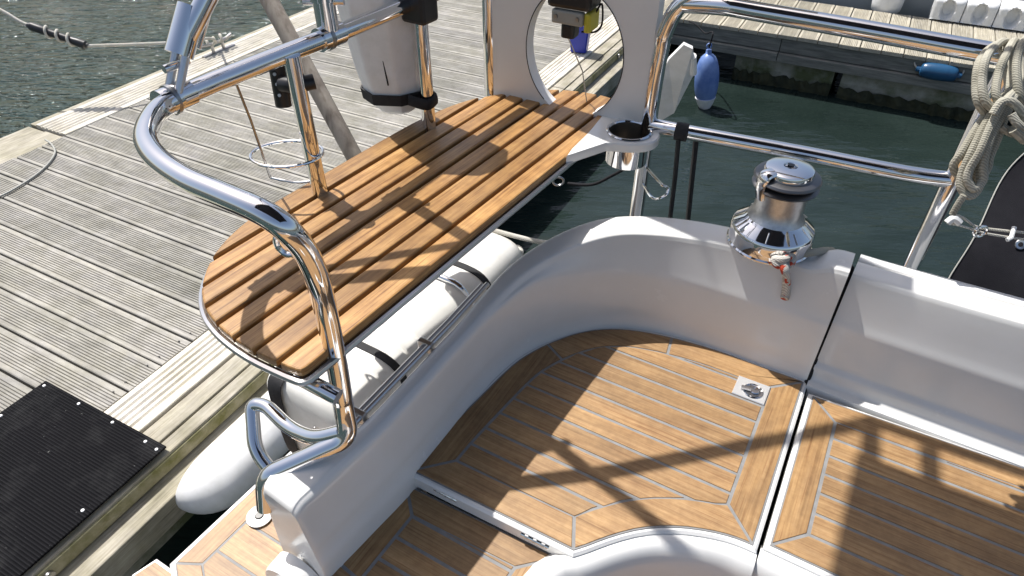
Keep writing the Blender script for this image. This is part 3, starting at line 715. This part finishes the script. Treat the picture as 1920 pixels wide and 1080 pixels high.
ey = [Vector((base_l.x, base_l.y, ZC-.775)), at(1240, 345, .78), at(1252, 352, .79), at(1248, 366, .80), at(1225, 372, .81), Vector((base_l.x, base_l.y, ZC-.82))]
tube(cat(ey, 5), .0032, 8).build('eye', S_, Y0, True)
tube(cat([at(556, 418, .485), at(534, 424, .49), at(518, 444, .50), at(522, 464, .515), at(538, 477, .525), at(560, 476, .52), at(578, 466, .505)], 5), .0042, 10).build('eye', S_, Y0, True)
# hoop holder
tube([at(436, 140, RH), at(470, 225, .50), at(507, 333, .66)], .0023, 8).build('hoop_rod', M['chrome_dark'], Y0, True)
hc = at(538, 288, .60)
tube([hc+Vector((.066*math.cos(a), .050*math.sin(a), .0)) for a in [2*math.pi*i/40 for i in range(40)]], .003, 8, True).build('hoop', S_, Y0, True)
tube(cat([at(507, 333, .66), at(530, 338, .665), at(560, 342, .67), at(592, 338, .67)], 5), .0028, 8).build('hoop_rod', M['brushed'], Y0, True)
# clamps, bimini legs
def clamp(p, d, name='clamp'):
    d = d.normalized()
    c = tube([p-d*.026, p+d*.026], .0205, 18).build(name, S_, Y0, True)
    tube([p-d*.010, p-d*.004], .0225, 18).build('band', M['chrome_dark'], c, True)
    return c
rd = at(530, 103, RH)-at(400, 155, RH)
K1, K2 = at(328, 184, RH), at(618, 68, RH)
c1 = clamp(K1, at(360, 172, RH)-at(318, 190, RH)); c2 = clamp(K2, rd)
L1 = Vector((.40, .66, 1)).normalized()
H2 = Vector((0, 0, 1))
K1t = K1+Vector((0, 0, .02))
for s in (-1, 1):
    e = L1.cross(rd.normalized()).normalized()*.012*s
    tube([K1t+e-Vector((0, 0, .012)), K1t+e+L1*.075], .006, 10, flat=(1, 1)).build('fork', M['brushed'], c1, True)
tube([K1t+L1*.03-rd.normalized()*.02, K1t+L1*.03+rd.normalized()*.02], .006, 12).build('pin', S_, c1, True)
bim = None
CH = .75                                   # canopy height above the eye
def lift(x, y, hgt):                       # the point at height hgt above eye level whose shadow falls at teak pixel x, y
    p = at(x, y, TEAK); return p + SV*((TEAK+hgt)/SV.z)
legs = [(K1t+L1*.05, lift(1640, 792, CH)), (K2+Vector((0, 0, .02)), None)]
tube([K1t+L1*.05, lift(1140, 886, -.02), lift(1640, 790, CH+.02)], .0145, 16).build('bimini_leg', S_, Y0, True)
tube([K1t+L1*.045+Vector((.012, .03, 0)), K1t+L1*.5+Vector((.016, .03, 0))], .0095, 14).build('bimini_strut', S_, Y0, True)
lathe([(0, 0), (.020, 0), (.020, .07), (0, .07)], K1t+L1*.045, 20, axis=L1).build('leg_sleeve', S_, Y0, True)
tube([K2+Vector((0, 0, .01)), Vector((K2.x, K2.y, ZC+.75))], .0135, 16).build('bimini_leg', S_, Y0, True)
lathe([(0, 0), (.019, 0), (.019, .05), (.023, .05), (.023, .062), (.016, .066), (0, .066)], K2+Vector((0, 0, .012)), 20).build('leg_sleeve', S_, Y0, True)
tube([K2+Vector((-.035, 0, .06)), K2+Vector((.035, 0, .06))], .007, 12).build('pin', S_, c2, True)
# bimini canopy over the cockpit (out of view, throws the shade on the seat lid)
cA, cB, cC = lift(1608, 850, CH), lift(1528, 1085, CH), lift(1920, 962, CH)
ex = (cC-cA).normalized(); eyv = (cB-cA).normalized()
rows = []
for i in range(13):
    r = []
    for j in range(13):
        u, v_ = i/12, j/12
        r.append(cA+ex*(2.0*u)+eyv*(1.7*v_)+Vector((0, 0, .10*math.sin(math.pi*u)*.5+.07*math.sin(math.pi*v_))))
    rows.append(r)
cn = loft(rows); 
rows2 = [[p-Vector((0, 0, .004)) for p in r] for r in rows]; loft(rows2, cn)
cn.build('bimini_canopy', M['canopy'], Y0, True)
bow0 = lift(1640, 792, CH+.02); tube([bow0, bow0+ex*2.0], .0145, 14).build('unseen_bimini_bow', S_, Y0, True)
for (xa, ya, xb, yb2) in ((1634, 795, 1632, 862), (1742, 838, 1746, 905)):
    tube([lift(xa, ya, CH+.01), lift(xb, yb2, CH+.005)], .018, 8, flat=(.12, 1)).build('bimini_strap', M['strap'], Y0, True)
# black fittings on the posts
pb = at(545, 152, .47)
tube([pb+Vector((-.018, 0, .03)), pb+Vector((-.022, 0, -.045))], .015, 12, flat=(1, .8)).build('post_bracket', M['black'], Y0, True)
tube(cat([pb+Vector((-.012, -.012, .0)), pb+Vector((.015, -.022, .002)), pb+Vector((.045, -.012, .004))], 5), .0135, 14).build('bracket_arm', M['black'], Y0, True)
for s in (-.02, .0, .018): lathe([(0, 0), (.003, 0), (.003, .002), (0, .002)], pb+Vector((-.02, -.014, s)), 8, axis=(0, -1, .3)).build('screw', M['brushed'], Y0, True)

# ---------------------------------------------------------------- perch seat
ps = thing_part = None
outl = [(-.597, .389), (-.599, .380), (-.606, .3755), (-.644, .371), (-.691, .368), (-.737, .370), (-.782, .377), (-.827, .392), (-.873, .422), (-.915, .470), (-.945, .53), (-.962, .60), (-.967, .68), (-.967, .80), (-.967, .95), (-.965, 1.05), (-.955, 1.14), (-.936, 1.215), (-.905, 1.275), (-.863, 1.33), (-.820, 1.370), (-.775, 1.402), (-.731, 1.418), (-.690, 1.424), (-.640, 1.418), (-.600, 1.372), (-.597, 1.30)]
outs = [(p.x, p.y) for p in cat([(x, y, 0) for x, y in outl[:-1]], 3)]
outs += [(-.597, 1.30)]
fr_pts = [SF.w(x, y, SEAT+.0205) for x, y in inset(outs, -.004)]
ps = tube(fr_pts, .0065, 8, True, flat=(.9, 1.0)).build('perch_seat', M['brushed'], Y0, True, label='teak slatted perch seat on a steel frame')
prism(inset(outs, .006), SEAT+.0155, SEAT+.0235, SF).build('base_board', M['teak_dark'], ps, az=33.4)
pitch_ = .0463; x1 = -.5965
P1l, P2l = SF.l(P1b), SF.l(P2b)
for i in range(8):
    xb = x1-pitch_*i; xa = xb-pitch_+.0085
    if i == 7: xa = -1.0
    p = clipp(clipp(outs, 0, xb, False), 0, xa, True)
    p = clean(p, .002)
    hh = SEAT+random.uniform(-.0008, .0008)
    rows = [[SF.w(x, y, h) for x, y in inset(p, dd)] for h, dd in ((hh, .0034), (hh+.0009, .0012), (hh+.0030, 0), (hh+.0135, 0), (hh+.0145, .001))]
    loft(rows, None, True, True).build('slat', M['teak_seat'], ps, False, az=33.4)
tube([SF.w(-.70, .42, SEAT+.035), at(560, 706, SEAT+.038), at(634, 745, .735)], .0125, 14).build('seat_bracket', S_, Y0, True)
# cup holder on the seat corner
cph = SEAT-.002
cpp = cat([(*BF.px(x, y, cph), 0) for x, y in ((1150, 196), (1195, 205), (1228, 226), (1238, 252), (1222, 268), (1180, 271), (1140, 268), (1112, 272), (1080, 288), (1062, 290), (1100, 250))], 4, True)
cc = at(1180, 246, cph); ccl = BF.l(cc); cr = .0455
P_out = [(p.x, p.y) for p in cpp]
mbc = MB(); n_ = 64
import bisect
outr = []
for i in range(n_):                      # plate with a round opening: ring of quads between hole and outline
    a = 2*math.pi*i/n_; dv = (math.cos(a), math.sin(a)); best = cr+.01
    for j in range(len(P_out)):
        x1_, y1_ = P_out[j-1][0]-ccl[0], P_out[j-1][1]-ccl[1]; x2_, y2_ = P_out[j][0]-ccl[0], P_out[j][1]-ccl[1]
        den = dv[0]*(y2_-y1_)-dv[1]*(x2_-x1_)
        if abs(den) < 1e-9: continue
        t_ = (x1_*(y2_-y1_)-y1_*(x2_-x1_))/den; s_ = (x1_*dv[1]-y1_*dv[0])/den
        if 0 <= s_ <= 1 and t_ > best: best = t_
    outr.append(best)
rings = []
for (kind, h) in (('i', cph+.016), ('i', cph+.001), ('i2', cph), ('o2', cph), ('o', cph+.003), ('o', cph+.018), ('o2', cph+.021)):
    r = []
    for i in range(n_):
        a = 2*math.pi*i/n_; rr = {'i': cr, 'i2': cr+.002, 'o': outr[i], 'o2': outr[i]-.003}[kind]
        r.append(BF.w(ccl[0]+rr*math.cos(a), ccl[1]+rr*math.sin(a), h))
    rings.append(r)
rings.append(rings[0])
ch_ = loft(rings, mbc, True).build('cup_holder', M['gelcoat'], Y0, True, sharp=40)
lathe([(.049, .0), (.051, .002), (.049, .0042), (.0455, .0042), (.0435, .001), (.0445, -.002), (.046, -.004), (.046, -.072), (.030, -.076), (.0, -.076)], cc, 44).build('cup', S_, ch_, True)
lathe([(.0436, .0008), (.043, -.010), (.0425, -.066), (.038, -.070), (.0, -.071)], cc, 44).build('liner', M['liner'], ch_, True)

# ---------------------------------------------------------------- transverse panel with round hole
pa, pbv = at(917, 172, SEAT), Vector((base_l.x, base_l.y, ZC-SEAT))
pbv = pbv+Vector((-.012, .006, 0)); pa = pa+Vector((.01, 0, 0))
pu = (pbv-pa); pu.z = 0; PL = pu.length; pu.normalize(); pn = Vector((pu.y, -pu.x, 0)); pn = pn if pn.y > 0 else -pn
def ppt(u, h, d): return Vector((pa.x, pa.y, 0))+pu*u+pn*d+Vector((0, 0, ZC-h))
# hole centre: find on the panel plane under pixel
def on_panel(x, y):
    dr = (atd(x, y, 1)-Vector((0, 0, ZC))); o_ = Vector((0, 0, ZC)); q0 = Vector((pa.x, pa.y, 0))
    t_ = ((q0-o_).dot(pn))/dr.dot(pn); p_ = o_+dr*t_; return (p_-q0).dot(pu), ZC-p_.z
hu, hh_ = on_panel(1075, 103); hr_ = (on_panel(1167, 95)[0]-on_panel(983, 95)[0])/2; hv_ = (on_panel(1075, 185)[1]-on_panel(1075, 21)[1])/2*1.49
TH = .036; n_ = 72; rings = []
u0, u1, hA, hB = 0.0, PL, SEAT+.012, -.30
def sq(a):
    c_, s_ = math.cos(a), math.sin(a); best = 9
    for lim, comp in ((u1-hu, c_), (hu-u0, -c_)):
        if comp > 1e-6: best = min(best, lim/comp)
    for lim, comp in ((hh_-hB, s_), (hA-hh_, -s_)):
        if comp > 1e-6: best = min(best, lim/comp)
    return best
def oval(a): return 1/math.sqrt((math.cos(a)/hr_)**2+(math.sin(a)/hv_)**2)
angs = sorted([2*math.pi*i/n_ for i in range(n_)] + [math.atan2(v_, u_) % (2*math.pi) for u_, v_ in ((u1-hu, hh_-hB), (u0-hu, hh_-hB), (u0-hu, hh_-hA), (u1-hu, hh_-hA))])
for kind, d in (('i', 0), ('i', TH), ('o', TH), ('o', 0), ('i', 0)):
    rings.append([ppt(hu+(min(oval(a), sq(a)-.0005) if kind == 'i' else sq(a))*math.cos(a), hh_-(min(oval(a), sq(a)-.0005) if kind == 'i' else sq(a))*math.sin(a), d) for a in angs])
loft(rings, None, True).build('stern_panel', M['panel'], Y0, True, sharp=30, label='grey upright panel with a large round hole')
tube([ppt(-.012, .95, .01), ppt(-.012, -.30, .01)], .0165, 18).build('panel_post', S_, Y0, True)
tube([ppt(hu+hr_*math.cos(a), hh_-hv_*math.sin(a), -.0005) for a in [-.95+(math.pi+1.9)*i/60 for i in range(61)]], .0012, 6).build('hole_trim', M['black'], Y0, True)
# pale board beyond the curved rail
qb = [at(1254, 112, .62), at(1282, 84, .56), at(1299, 92, .57), at(1303, 135, .66), at(1264, 212, .82), at(1240, 226, .85), at(1214, 226, .85), at(1222, 165, .73)]
loft([[p for p in qb], [p+Vector((.004, .02, 0)) for p in qb]], None, True, True).build('side_board', M['white'], Y0)
tube([at(1299, 105, .60), at(1300, 137, .66)], .009, 10).build('board_latch', M['white'], Y0, True)

# ---------------------------------------------------------------- winch
wc = at(1441, 452, .801)
wn = lathe([(0, 0), (.083, 0), (.0835, .003), (.081, .006), (.0815, .034), (.079, .040), (.0775, .042), (.060, .056), (.055, .062), (.0, .062)], wc, 56).build('winch', S_, Y0, True, sharp=25, label='chrome self-tailing winch on the coaming')
for i in range(8):
    a = 2*math.pi*i/8+.3
    tube([wc+Vector((.0775*math.cos(a), .0775*math.sin(a), .0425)), wc+Vector((.060*math.cos(a), .060*math.sin(a), .0565))], .0015, 6).build('rib', M['brushed'], wn, True)
lathe([(.0, .060), (.056, .060), (.053, .066), (.0475, .074), (.0465, .090), (.0468, .115), (.048, .125), (.0, .125)], wc, 48).build('drum', M['drum'], wn, True, sharp=40)
lathe([(.0, .125), (.049, .125), (.061, .131), (.0625, .134), (.060, .137), (.047, .140), (.0, .140)], wc, 48).build('lower_jaw', M['jaw'], wn, True, sharp=40)
lathe([(.0, .138), (.045, .139), (.045, .1445), (.0, .145)], wc, 48).build('jaw_groove', M['black'], wn, True)
lathe([(.0, .143), (.047, .144), (.0605, .147), (.0625, .150), (.060, .154), (.050, .157), (.0, .157)], wc, 48).build('upper_jaw', M['jaw'], wn, True, sharp=40)
lathe([(.0, .157), (.046, .157), (.0465, .163), (.044, .169), (.038, .172), (.016, .174), (.013, .174), (.011, .171), (.011, .160), (0, .160)], wc, 48).build('cap', S_, wn, True, sharp=40)
lathe([(.0, .1725), (.006, .1725), (.006, .176), (.0, .176)], wc, 8).build('handle_socket', M['black'], wn, True)
arm_d = (at(1450, 345, .66)-wc); arm_d.z = 0; arm_d.normalize()
fa = [wc+arm_d*.040+Vector((0, 0, .168)), wc+arm_d*.056+Vector((0, 0, .163)), wc+arm_d*.060+Vector((0, 0, .140)), wc+arm_d*.054+Vector((0, 0, .115))]
tube(cat(fa, 5), [.012]*8+[.010]*8, 12, flat=(.6, 1.2)).build('feeder_arm', S_, wn, True)

# ---------------------------------------------------------------- life raft in its cradle
raft = thing('life_raft', BF.w(-.86, .93, 1.44), 'white life raft canister strapped under the slatted teak seat', 'life raft')
rx, rh, rw2, rr_ = -.852, 1.180, .138, .140
RF = Frame(31.0)
ya, yb3 = .565, 1.285
def rsec(y, k_, n=40, g_=0):
    r = []
    for i in range(n):
        a = 2*math.pi*i/n; c_, s_ = math.cos(a), math.sin(a); e = .46
        r.append(RF.w(rx+math.copysign(abs(c_)**e, c_)*(rw2*k_+g_), y, rh-math.copysign(abs(s_)**e, s_)*(rr_*k_+g_)))
    return r
rows = []
for y, k_ in ((ya, .02), (ya+.001, .60), (ya+.006, .82), (ya+.016, .92), (ya+.034, .98), (ya+.055, 1.0), (ya+.12, 1.0), (ya+.124, .975), (ya+.130, .975), (ya+.134, 1.0), (ya+.212, 1.0), (ya+.216, .975), (ya+.222, .975), (ya+.226, 1.0), (ya+.262, 1.0), (ya+.266, .975), (ya+.272, .975), (ya+.276, 1.0), (ya+.45, 1.0), (yb3-.055, 1.0), (yb3-.034, .98), (yb3-.016, .92), (yb3-.006, .82), (yb3-.001, .60), (yb3, .02)): rows.append(rsec(y, k_))
loft(rows, None, True, True).build('canister', M['cream'], raft, True, sharp=50)
for yy in (.738, 1.09):
    loft([rsec(yy-.009, 1, g_=-.002), rsec(yy-.009, 1, g_=.003), rsec(yy+.009, 1, g_=.003), rsec(yy+.009, 1, g_=-.002)], None, True).build('strap', M['strap'], raft, True)
tube(cat([RF.w(-.925, ya+.10, rh-rr_-.003), RF.w(-.925, ya+.03, rh-rr_+.002), RF.w(-.925, ya-.002, rh-rr_+.03), RF.w(-.925, ya-.006, rh), RF.w(-.925, ya-.002, rh+rr_-.03), RF.w(-.925, ya+.03, rh+rr_-.002), RF.w(-.925, ya+.10, rh+rr_+.003)], 5), .020, 10, flat=(.12, 1)).build('strap', M['strap'], raft, True)
for yy in (.66, 1.02):
    tube(cat([RF.w(rx-.02, yy, rh-rr_-.004), RF.w(rx+.08, yy, rh-rr_-.003), RF.w(rx+.118, yy, rh-.105), RF.w(rx+.134, yy, rh-.06), RF.w(rx+.134, yy, rh+.10), RF.w(rx+.12, yy, 1.446)], 5) if yy > 1 else [RF.w(rx+.10, yy, rh+.128), RF.w(rx+.10, yy, 1.448)], .008, 12).build('cradle_hoop', S_, raft, True)
for yy in (.75, 1.15): box(rx-.12, rx+.12, yy, yy+.03, rh+rr_+.004, 1.449, RF).build('cradle_foot', M['black'], raft, az=31.0)
lathe([(0, 0), (.004, 0), (.0035, .002), (0, .0025)], RF.w(rx+.03, ya-.003, rh-.05), 10, axis=(-SF.s, -SF.c, 0)).build('rivet', M['brushed'], raft, True)
# cradle rail along the coaming, cradle bracket
tube([BF.w(-.606, .42, .914), BF.w(-.600, .80, .909), BF.w(-.597, .93, .90)], .0055, 12).build('cradle_rail', M['brushed'], Y0, True)
tube([BF.w(-.620, .45, .920), BF.w(-.614, .80, .916), BF.w(-.611, .93, .908)], .005, 12).build('cradle_rail', M['brushed'], Y0, True)
for yy in (.52, .72): box(-.628, -.596, yy, yy+.012, .904, .93, BF).build('rail_clip', M['brushed'], Y0, bevel=.002)
# ---------------------------------------------------------------- rescue case, pole, hoist block
rc = thing('rescue_case', at(735, 200, .66), 'white tapered rescue buoy case strapped to the rear seat post', 'case')
cxv = P2b+Vector((-.085, .045, 0)); rows = []
def hexa(z_, wx, wy, ox=0): return [Vector((cxv.x+ox+a*wx, cxv.y+b*wy, ZC-z_)) for a, b in ((-1, -.2), (-.55, -.9), (.35, -1), (.95, -.55), (1, .4), (.4, 1), (-.5, 1), (-1, .5))]
rows = [hexa(.668, .018, .012, .012), hexa(.652, .045, .035, .01), hexa(.62, .062, .05, .006), hexa(.56, .070, .058), hexa(.45, .080, .066, -.006), hexa(.34, .088, .072, -.012), hexa(.22, .092, .075, -.016), hexa(.19, .07, .06, -.016)]
loft(rows, None, True, True).build('shell', M['white'], rc, False, bevel=.006)
loft([hexa(.628, .0645, .053, .006), hexa(.628, .068, .056, .006), hexa(.604, .070, .058, .005), hexa(.604, .066, .054, .005)], None, True).build('strap', M['strap'], rc)
tube(cat([cxv+Vector((.045, -.05, .62-.68+.125)), P2b+Vector((.0, -.02, .06)), P2b+Vector((.019, 0, .064)), P2b+Vector((.012, .02, .064)), cxv+Vector((.06, .03, .064))], 5), .013, 10, flat=(1, .3)).build('strap', M['strap'], rc, True)
tube(cat([cxv+Vector((-.012, -.062, .35)), cxv+Vector((-.002, -.058, .2)), cxv+Vector((.006, -.056, .1))], 4), .0016, 6).build('cord', M['rope_black'], rc, True)
kc = Vector((P2b.x, P2b.y, ZC-.405))
cl_ = box(-.03, .03, -.026, .026, 0, .075, Frame(33.4))
v2 = MB().add([p-Vector((0, 0, ZC))+kc+Vector((0, 0, .030)) for p in cl_.v], cl_.f); v2.build('rail_clamp', M['black'], rc, False, bevel=.008)
pole = tube([at(676, 312, .80), at(640, 245, .71), at(570, 118, .565), at(498, -12, .455), at(460, -80, .40)], [.021, .021, .0205, .020, .020], 18)
o = MB(); tube([at(684, 330, .83), at(498, -12, .455), at(470, -60, .41)], .0205, 20, mb=o)
pd = (at(498, -12, .455)-at(684, 330, .83)).normalized()
o = o.build('wooden_pole', M['pole'], None, True); tag(o, 'weathered round wooden pole leaning behind the seat rail', 'pole')
hb_ = thing('hoist_block', ppt(hu-.01, hh_-.17, .06), 'black and grey hoist block with yellow cheek hanging in the round hole', 'block')
uu, vv = on_panel(1070, 22)
def hp_(u, h, d): return ppt(uu+u, vv+h, d)
def slab(u0_, u1_, h0_, h1_, d0, d1, name, m_, bev=.004):
    mbq = MB(); V = [hp_(u, h, d) for h in (h0_, h1_) for (u, d) in ((u0_, d0), (u1_, d0), (u1_, d1), (u0_, d1))]
    mbq.add(V, [(0, 1, 2, 3), (4, 5, 6, 7), (0, 1, 5, 4), (1, 2, 6, 5), (2, 3, 7, 6), (3, 0, 4, 7)]); return mbq.build(name, m_, hb_, False, bevel=bev)
slab(-.050, .052, -.09, -.008, -.02, .05, 'housing', M['black'], .01)
pltb = slab(-.038, .036, -.006, .024, -.018, .0, 'cheek_plate', M['grey'], .005)
slab(.0365, .052, -.006, .036, -.014, .04, 'cheek', M['yellow'], .005)
slab(-.02, .012, .024, .058, -.006, .03, 'tail', M['black'], .006)
for s in (-.026, .024): lathe([(0, 0), (.005, 0), (.004, .003), (0, .003)], hp_(s, .008, -.018), 12, axis=-pn).build('bolt', M['chrome_dark'], pltb, True)
tube([hp_(-.006, .05, .0), hp_(.02, .14, .04), hp_(.028, .22, .06)], .0016, 6).build('cord', M['rope_white'], hb_, True)
tube(cat([hp_(.05, .0, .02), hp_(.062, -.02, .02), hp_(.066, .02, .02), hp_(.052, .04, .02), hp_(.02, .045, .02)], 6), .0022, 8).build('cord', M['rope_black'], hb_, True)

# ---------------------------------------------------------------- ropes
wt = thing('winch_rope', wc+Vector((0, -.09, 0)), 'red flecked white rope knotted round the foot of the winch', 'rope')
kn = at(1466, 487, .795)
tube(cat([at(1448, 492, .80), at(1455, 478, .79), at(1472, 474, .785), at(1486, 484, .785), at(1478, 498, .79), at(1458, 497, .79), at(1452, 486, .782), at(1470, 486, .776), at(1484, 478, .782), at(1476, 470, .79)], 6), .0075, 10).build('knot', M['rope_red'], wt, True)
tube(cat([at(1466, 490, .785), at(1472, 508, .795), at(1475, 528, .83), at(1473, 552, .865), at(1471, 560, .872)], 6), .0085, 10).build('tail', M['rope_red'], wt, True)
tube(cat([at(1485, 480, .792), at(1505, 476, .790), at(1528, 473, .790), at(1548, 470, .80), at(1560, 470, .83)], 6), .0075, 10).build('standing_part', M['rope'], wt, True)
wl = thing('white_line', at(965, 480, 1.1), 'white line with a knot at the end of the life raft canister', 'rope')
tube(cat([at(905, 426, 1.05), at(955, 440, 1.05), at(1010, 453, 1.05), at(1062, 458, 1.06), at(1110, 458, 1.08)], 6), .0065, 10).build('rope', M['rope_white'], wl, True)
tube(cat([at(955, 475, 1.111), at(966, 464, 1.105), at(976, 470, 1.099), at(972, 484, 1.099), at(960, 488, 1.105), at(957, 476, 1.095), at(970, 472, 1.089), at(974, 488, 1.105), at(964, 498, 1.118)], 6), .0085, 10).build('knot', M['rope_white'], wl, True)
tube(cat([at(962, 495, 1.118), at(960, 508, 1.144), at(957, 520, 1.170), at(950, 534, 1.209)], 5), .012, 10).build('tail', M['rope_white'], wl, True)
tube(cat([at(975, 478, 1.105), at(985, 490, 1.131), at(988, 505, 1.157), at(980, 520, 1.183)], 5), .005, 8).build('tail', M['rope'], wl, True)
wl2 = thing('line_reflection', at(1060, 345, 1.2), 'thin black line standing in for the reflection of a mooring line below the cup holder', 'rope')
tube(cat([at(1215, 296, .86), at(1190, 306, .90), at(1150, 328, .96), at(1110, 346, 1.0), at(1065, 344, 1.02)], 6), .0045, 8).build('rope', M['rope_black'], wl2, True)  # built as a rope in place of a mooring line reflected in the water
cr_ = at(1047, 340, 1.03); tube([cr_+Vector((.016*math.cos(a), 0, .014*math.sin(a))) for a in [2*math.pi*i/20 for i in range(20)]], .0035, 8, True).build('ring', M['chrome_dark'], wl2, True)
bsx = thing('fender_strap', at(1278, 250, .665), 'black webbing strap looped over the lower rail with two hanging tails', 'strap')
lrp = at(1278, 247, .665); lrd = (at(1400, 268, .665)-lrp).normalized()
tube([lrp-lrd*.013, lrp+lrd*.013], .0195, 16).build('loop', M['strap'], bsx, True)
tube([lrp+Vector((-.006, -.006, -.01)), at(1266, 330, .78), at(1254, 430, .95)], .0105, 8, flat=(.5, 1)).build('tail', M['strap'], bsx, True)
tube([at(1306, 254, .675), at(1298, 330, .79), at(1288, 430, .96)], .0120, 8, flat=(.5, 1)).build('tail', M['strap'], bsx, True)
coil = thing('rope_coil', at(1850, 110, .40), 'coiled grey mooring rope hung over the top rail, right edge', 'rope')
RD_ = .0060
def dpath(pts, r=RD_, n=7, closed=False, name='turn', m_='rope'): tube(cat([atd(x, y, d_) for x, y, d_ in pts], n, closed), r, 10, closed).build(name, M[m_], coil, True)
dpath([(1868, 84, 1.06), (1838, 112, .99), (1830, 160, .985), (1836, 196, .985), (1862, 220, 1.0), (1892, 196, 1.01), (1890, 150, 1.03), (1884, 100, 1.06)], closed=True)
dpath([(1884, 78, 1.05), (1852, 104, .98), (1842, 150, .975), (1848, 190, .975), (1874, 206, .98), (1900, 180, 1.0), (1898, 120, 1.03)], closed=True)
dpath([(1905, 80, 1.05), (1886, 104, .98), (1872, 140, .975), (1868, 180, .972), (1890, 200, .98), (1914, 170, 1.0)], closed=True)
dpath([(1940, 60, 1.05), (1918, 80, .985), (1906, 120, .975), (1912, 180, .975), (1930, 200, .99)], closed=False)
for (dx, dd, w_, y_) in ((0, .01, 0, 0), (16, -.004, -4, -14), (-10, .022, 16, -26), (30, .012, 10, -34), (8, .032, -14, -60)):
    dpath([(1898+dx*.4, 170, .99+dd), (1872+dx*.5, 196, .97+dd), (1846+dx*.7-w_*.3, 236, .975+dd), (1822+dx*.8-w_*.6, 285, .985+dd), (1804+dx*.8-w_*.5, 325+y_*.6, 1.0+dd), (1802+dx*.8, 352+y_, 1.005+dd), (1818+dx*.6, 368+y_, 1.005+dd), (1836+dx*.5, 350+y_, 1.0+dd), (1838+dx*.5+w_*.3, 310+y_*.5, .99+dd), (1850+dx*.5+w_*.4, 262, .98+dd), (1876+dx*.4, 210, .975+dd), (1906+dx*.3, 170, .985+dd)])
dpath([(1862, 214, .962), (1880, 190, .955), (1904, 196, .955), (1924, 230, .965), (1902, 250, .975), (1876, 236, .975)], n=8, name='wrap')
dpath([(1896, 214, .955), (1912, 236, .955), (1940, 250, .96)], name='wrap')
dpath([(1900, 240, .96), (1925, 262, .965)], .0085, name='wrap')
dpath([(1808, 366, 1.01), (1796, 384, 1.02), (1786, 402, 1.03)], .005, name='tail')
# ---------------------------------------------------------------- lee cloth and its lashing
lc = thing('lee_cloth', at(1860, 520, .9), 'black canvas lee cloth laced outside the rail, right edge', 'cloth')
TLc, BLc = atd(1925, 282, 1.42), atd(1775, 525, 1.40)
rows = []
for i in range(21):
    t_ = i/20; e_ = TLc.lerp(BLc, t_); e_ = e_+Vector((-.006*math.sin(t_*math.pi), 0, 0)); r = []
    for j in range(25):
        s_ = j/24; wv_ = .012*math.sin(s_*9+t_*5)+.010*math.sin(t_*8-s_*14)
        r.append(e_+Vector((BF.c, -BF.s, 0))*(.9*s_)+Vector((.2, .9, .1))*wv_+Vector((0, 0, -.10*s_*t_)))
    rows.append(r)
mbl = loft(rows); loft([[p+Vector((.001, .0025, 0)) for p in r] for r in rows], mbl); mbl.build('canvas', M['cloth'], lc, True)
tube([r[0]+Vector((0, -.002, .001)) for r in rows], .0015, 8).build('edge_piping', M['grey'], lc, True)
for t_ in (.10, .62):
    p = rows[int(20*t_)][2]; lathe([(.005, 0), (.0095, 0), (.0105, .002), (.0095, .0035), (.005, .0025)], p+Vector((0, -.006, .002)), 20, axis=(-.2, -.8, .5)).build('eyelet', M['brushed'], lc, True)
ls = thing('lashing', at(1800, 415, .78), 'thin white lashing with steel shackle beside the lee cloth', 'rope')
tube(cat([atd(1772, 415, 1.22), atd(1786, 405, 1.22), atd(1805, 408, 1.22), atd(1830, 425, 1.23), atd(1860, 430, 1.24), atd(1940, 438, 1.25)], 6), .0025, 8).build('rope', M['rope_white'], ls, True)
tube(cat([atd(1776, 418, 1.22), atd(1796, 422, 1.22), atd(1818, 428, 1.225), atd(1850, 438, 1.23), atd(1940, 452, 1.25)], 6), .0022, 8).build('rope', M['rope_white'], ls, True)
sc = atd(1838, 434, 1.22); tube([sc+Vector((.011*math.cos(a), 0, .011*math.sin(a))) for a in [2*math.pi*i/20 for i in range(20)]], .0028, 8, True).build('shackle', S_, ls, True)
tube(cat([atd(1776, 418, 1.215), atd(1788, 410, 1.21), atd(1800, 418, 1.21)], 4), .0065, 8).build('hook', M['white'], ls, True)
tube([atd(1902, 426, 1.24), atd(1896, 446, 1.235), atd(1888, 450, 1.235)], .004, 8).build('toggle', M['white'], ls, True)
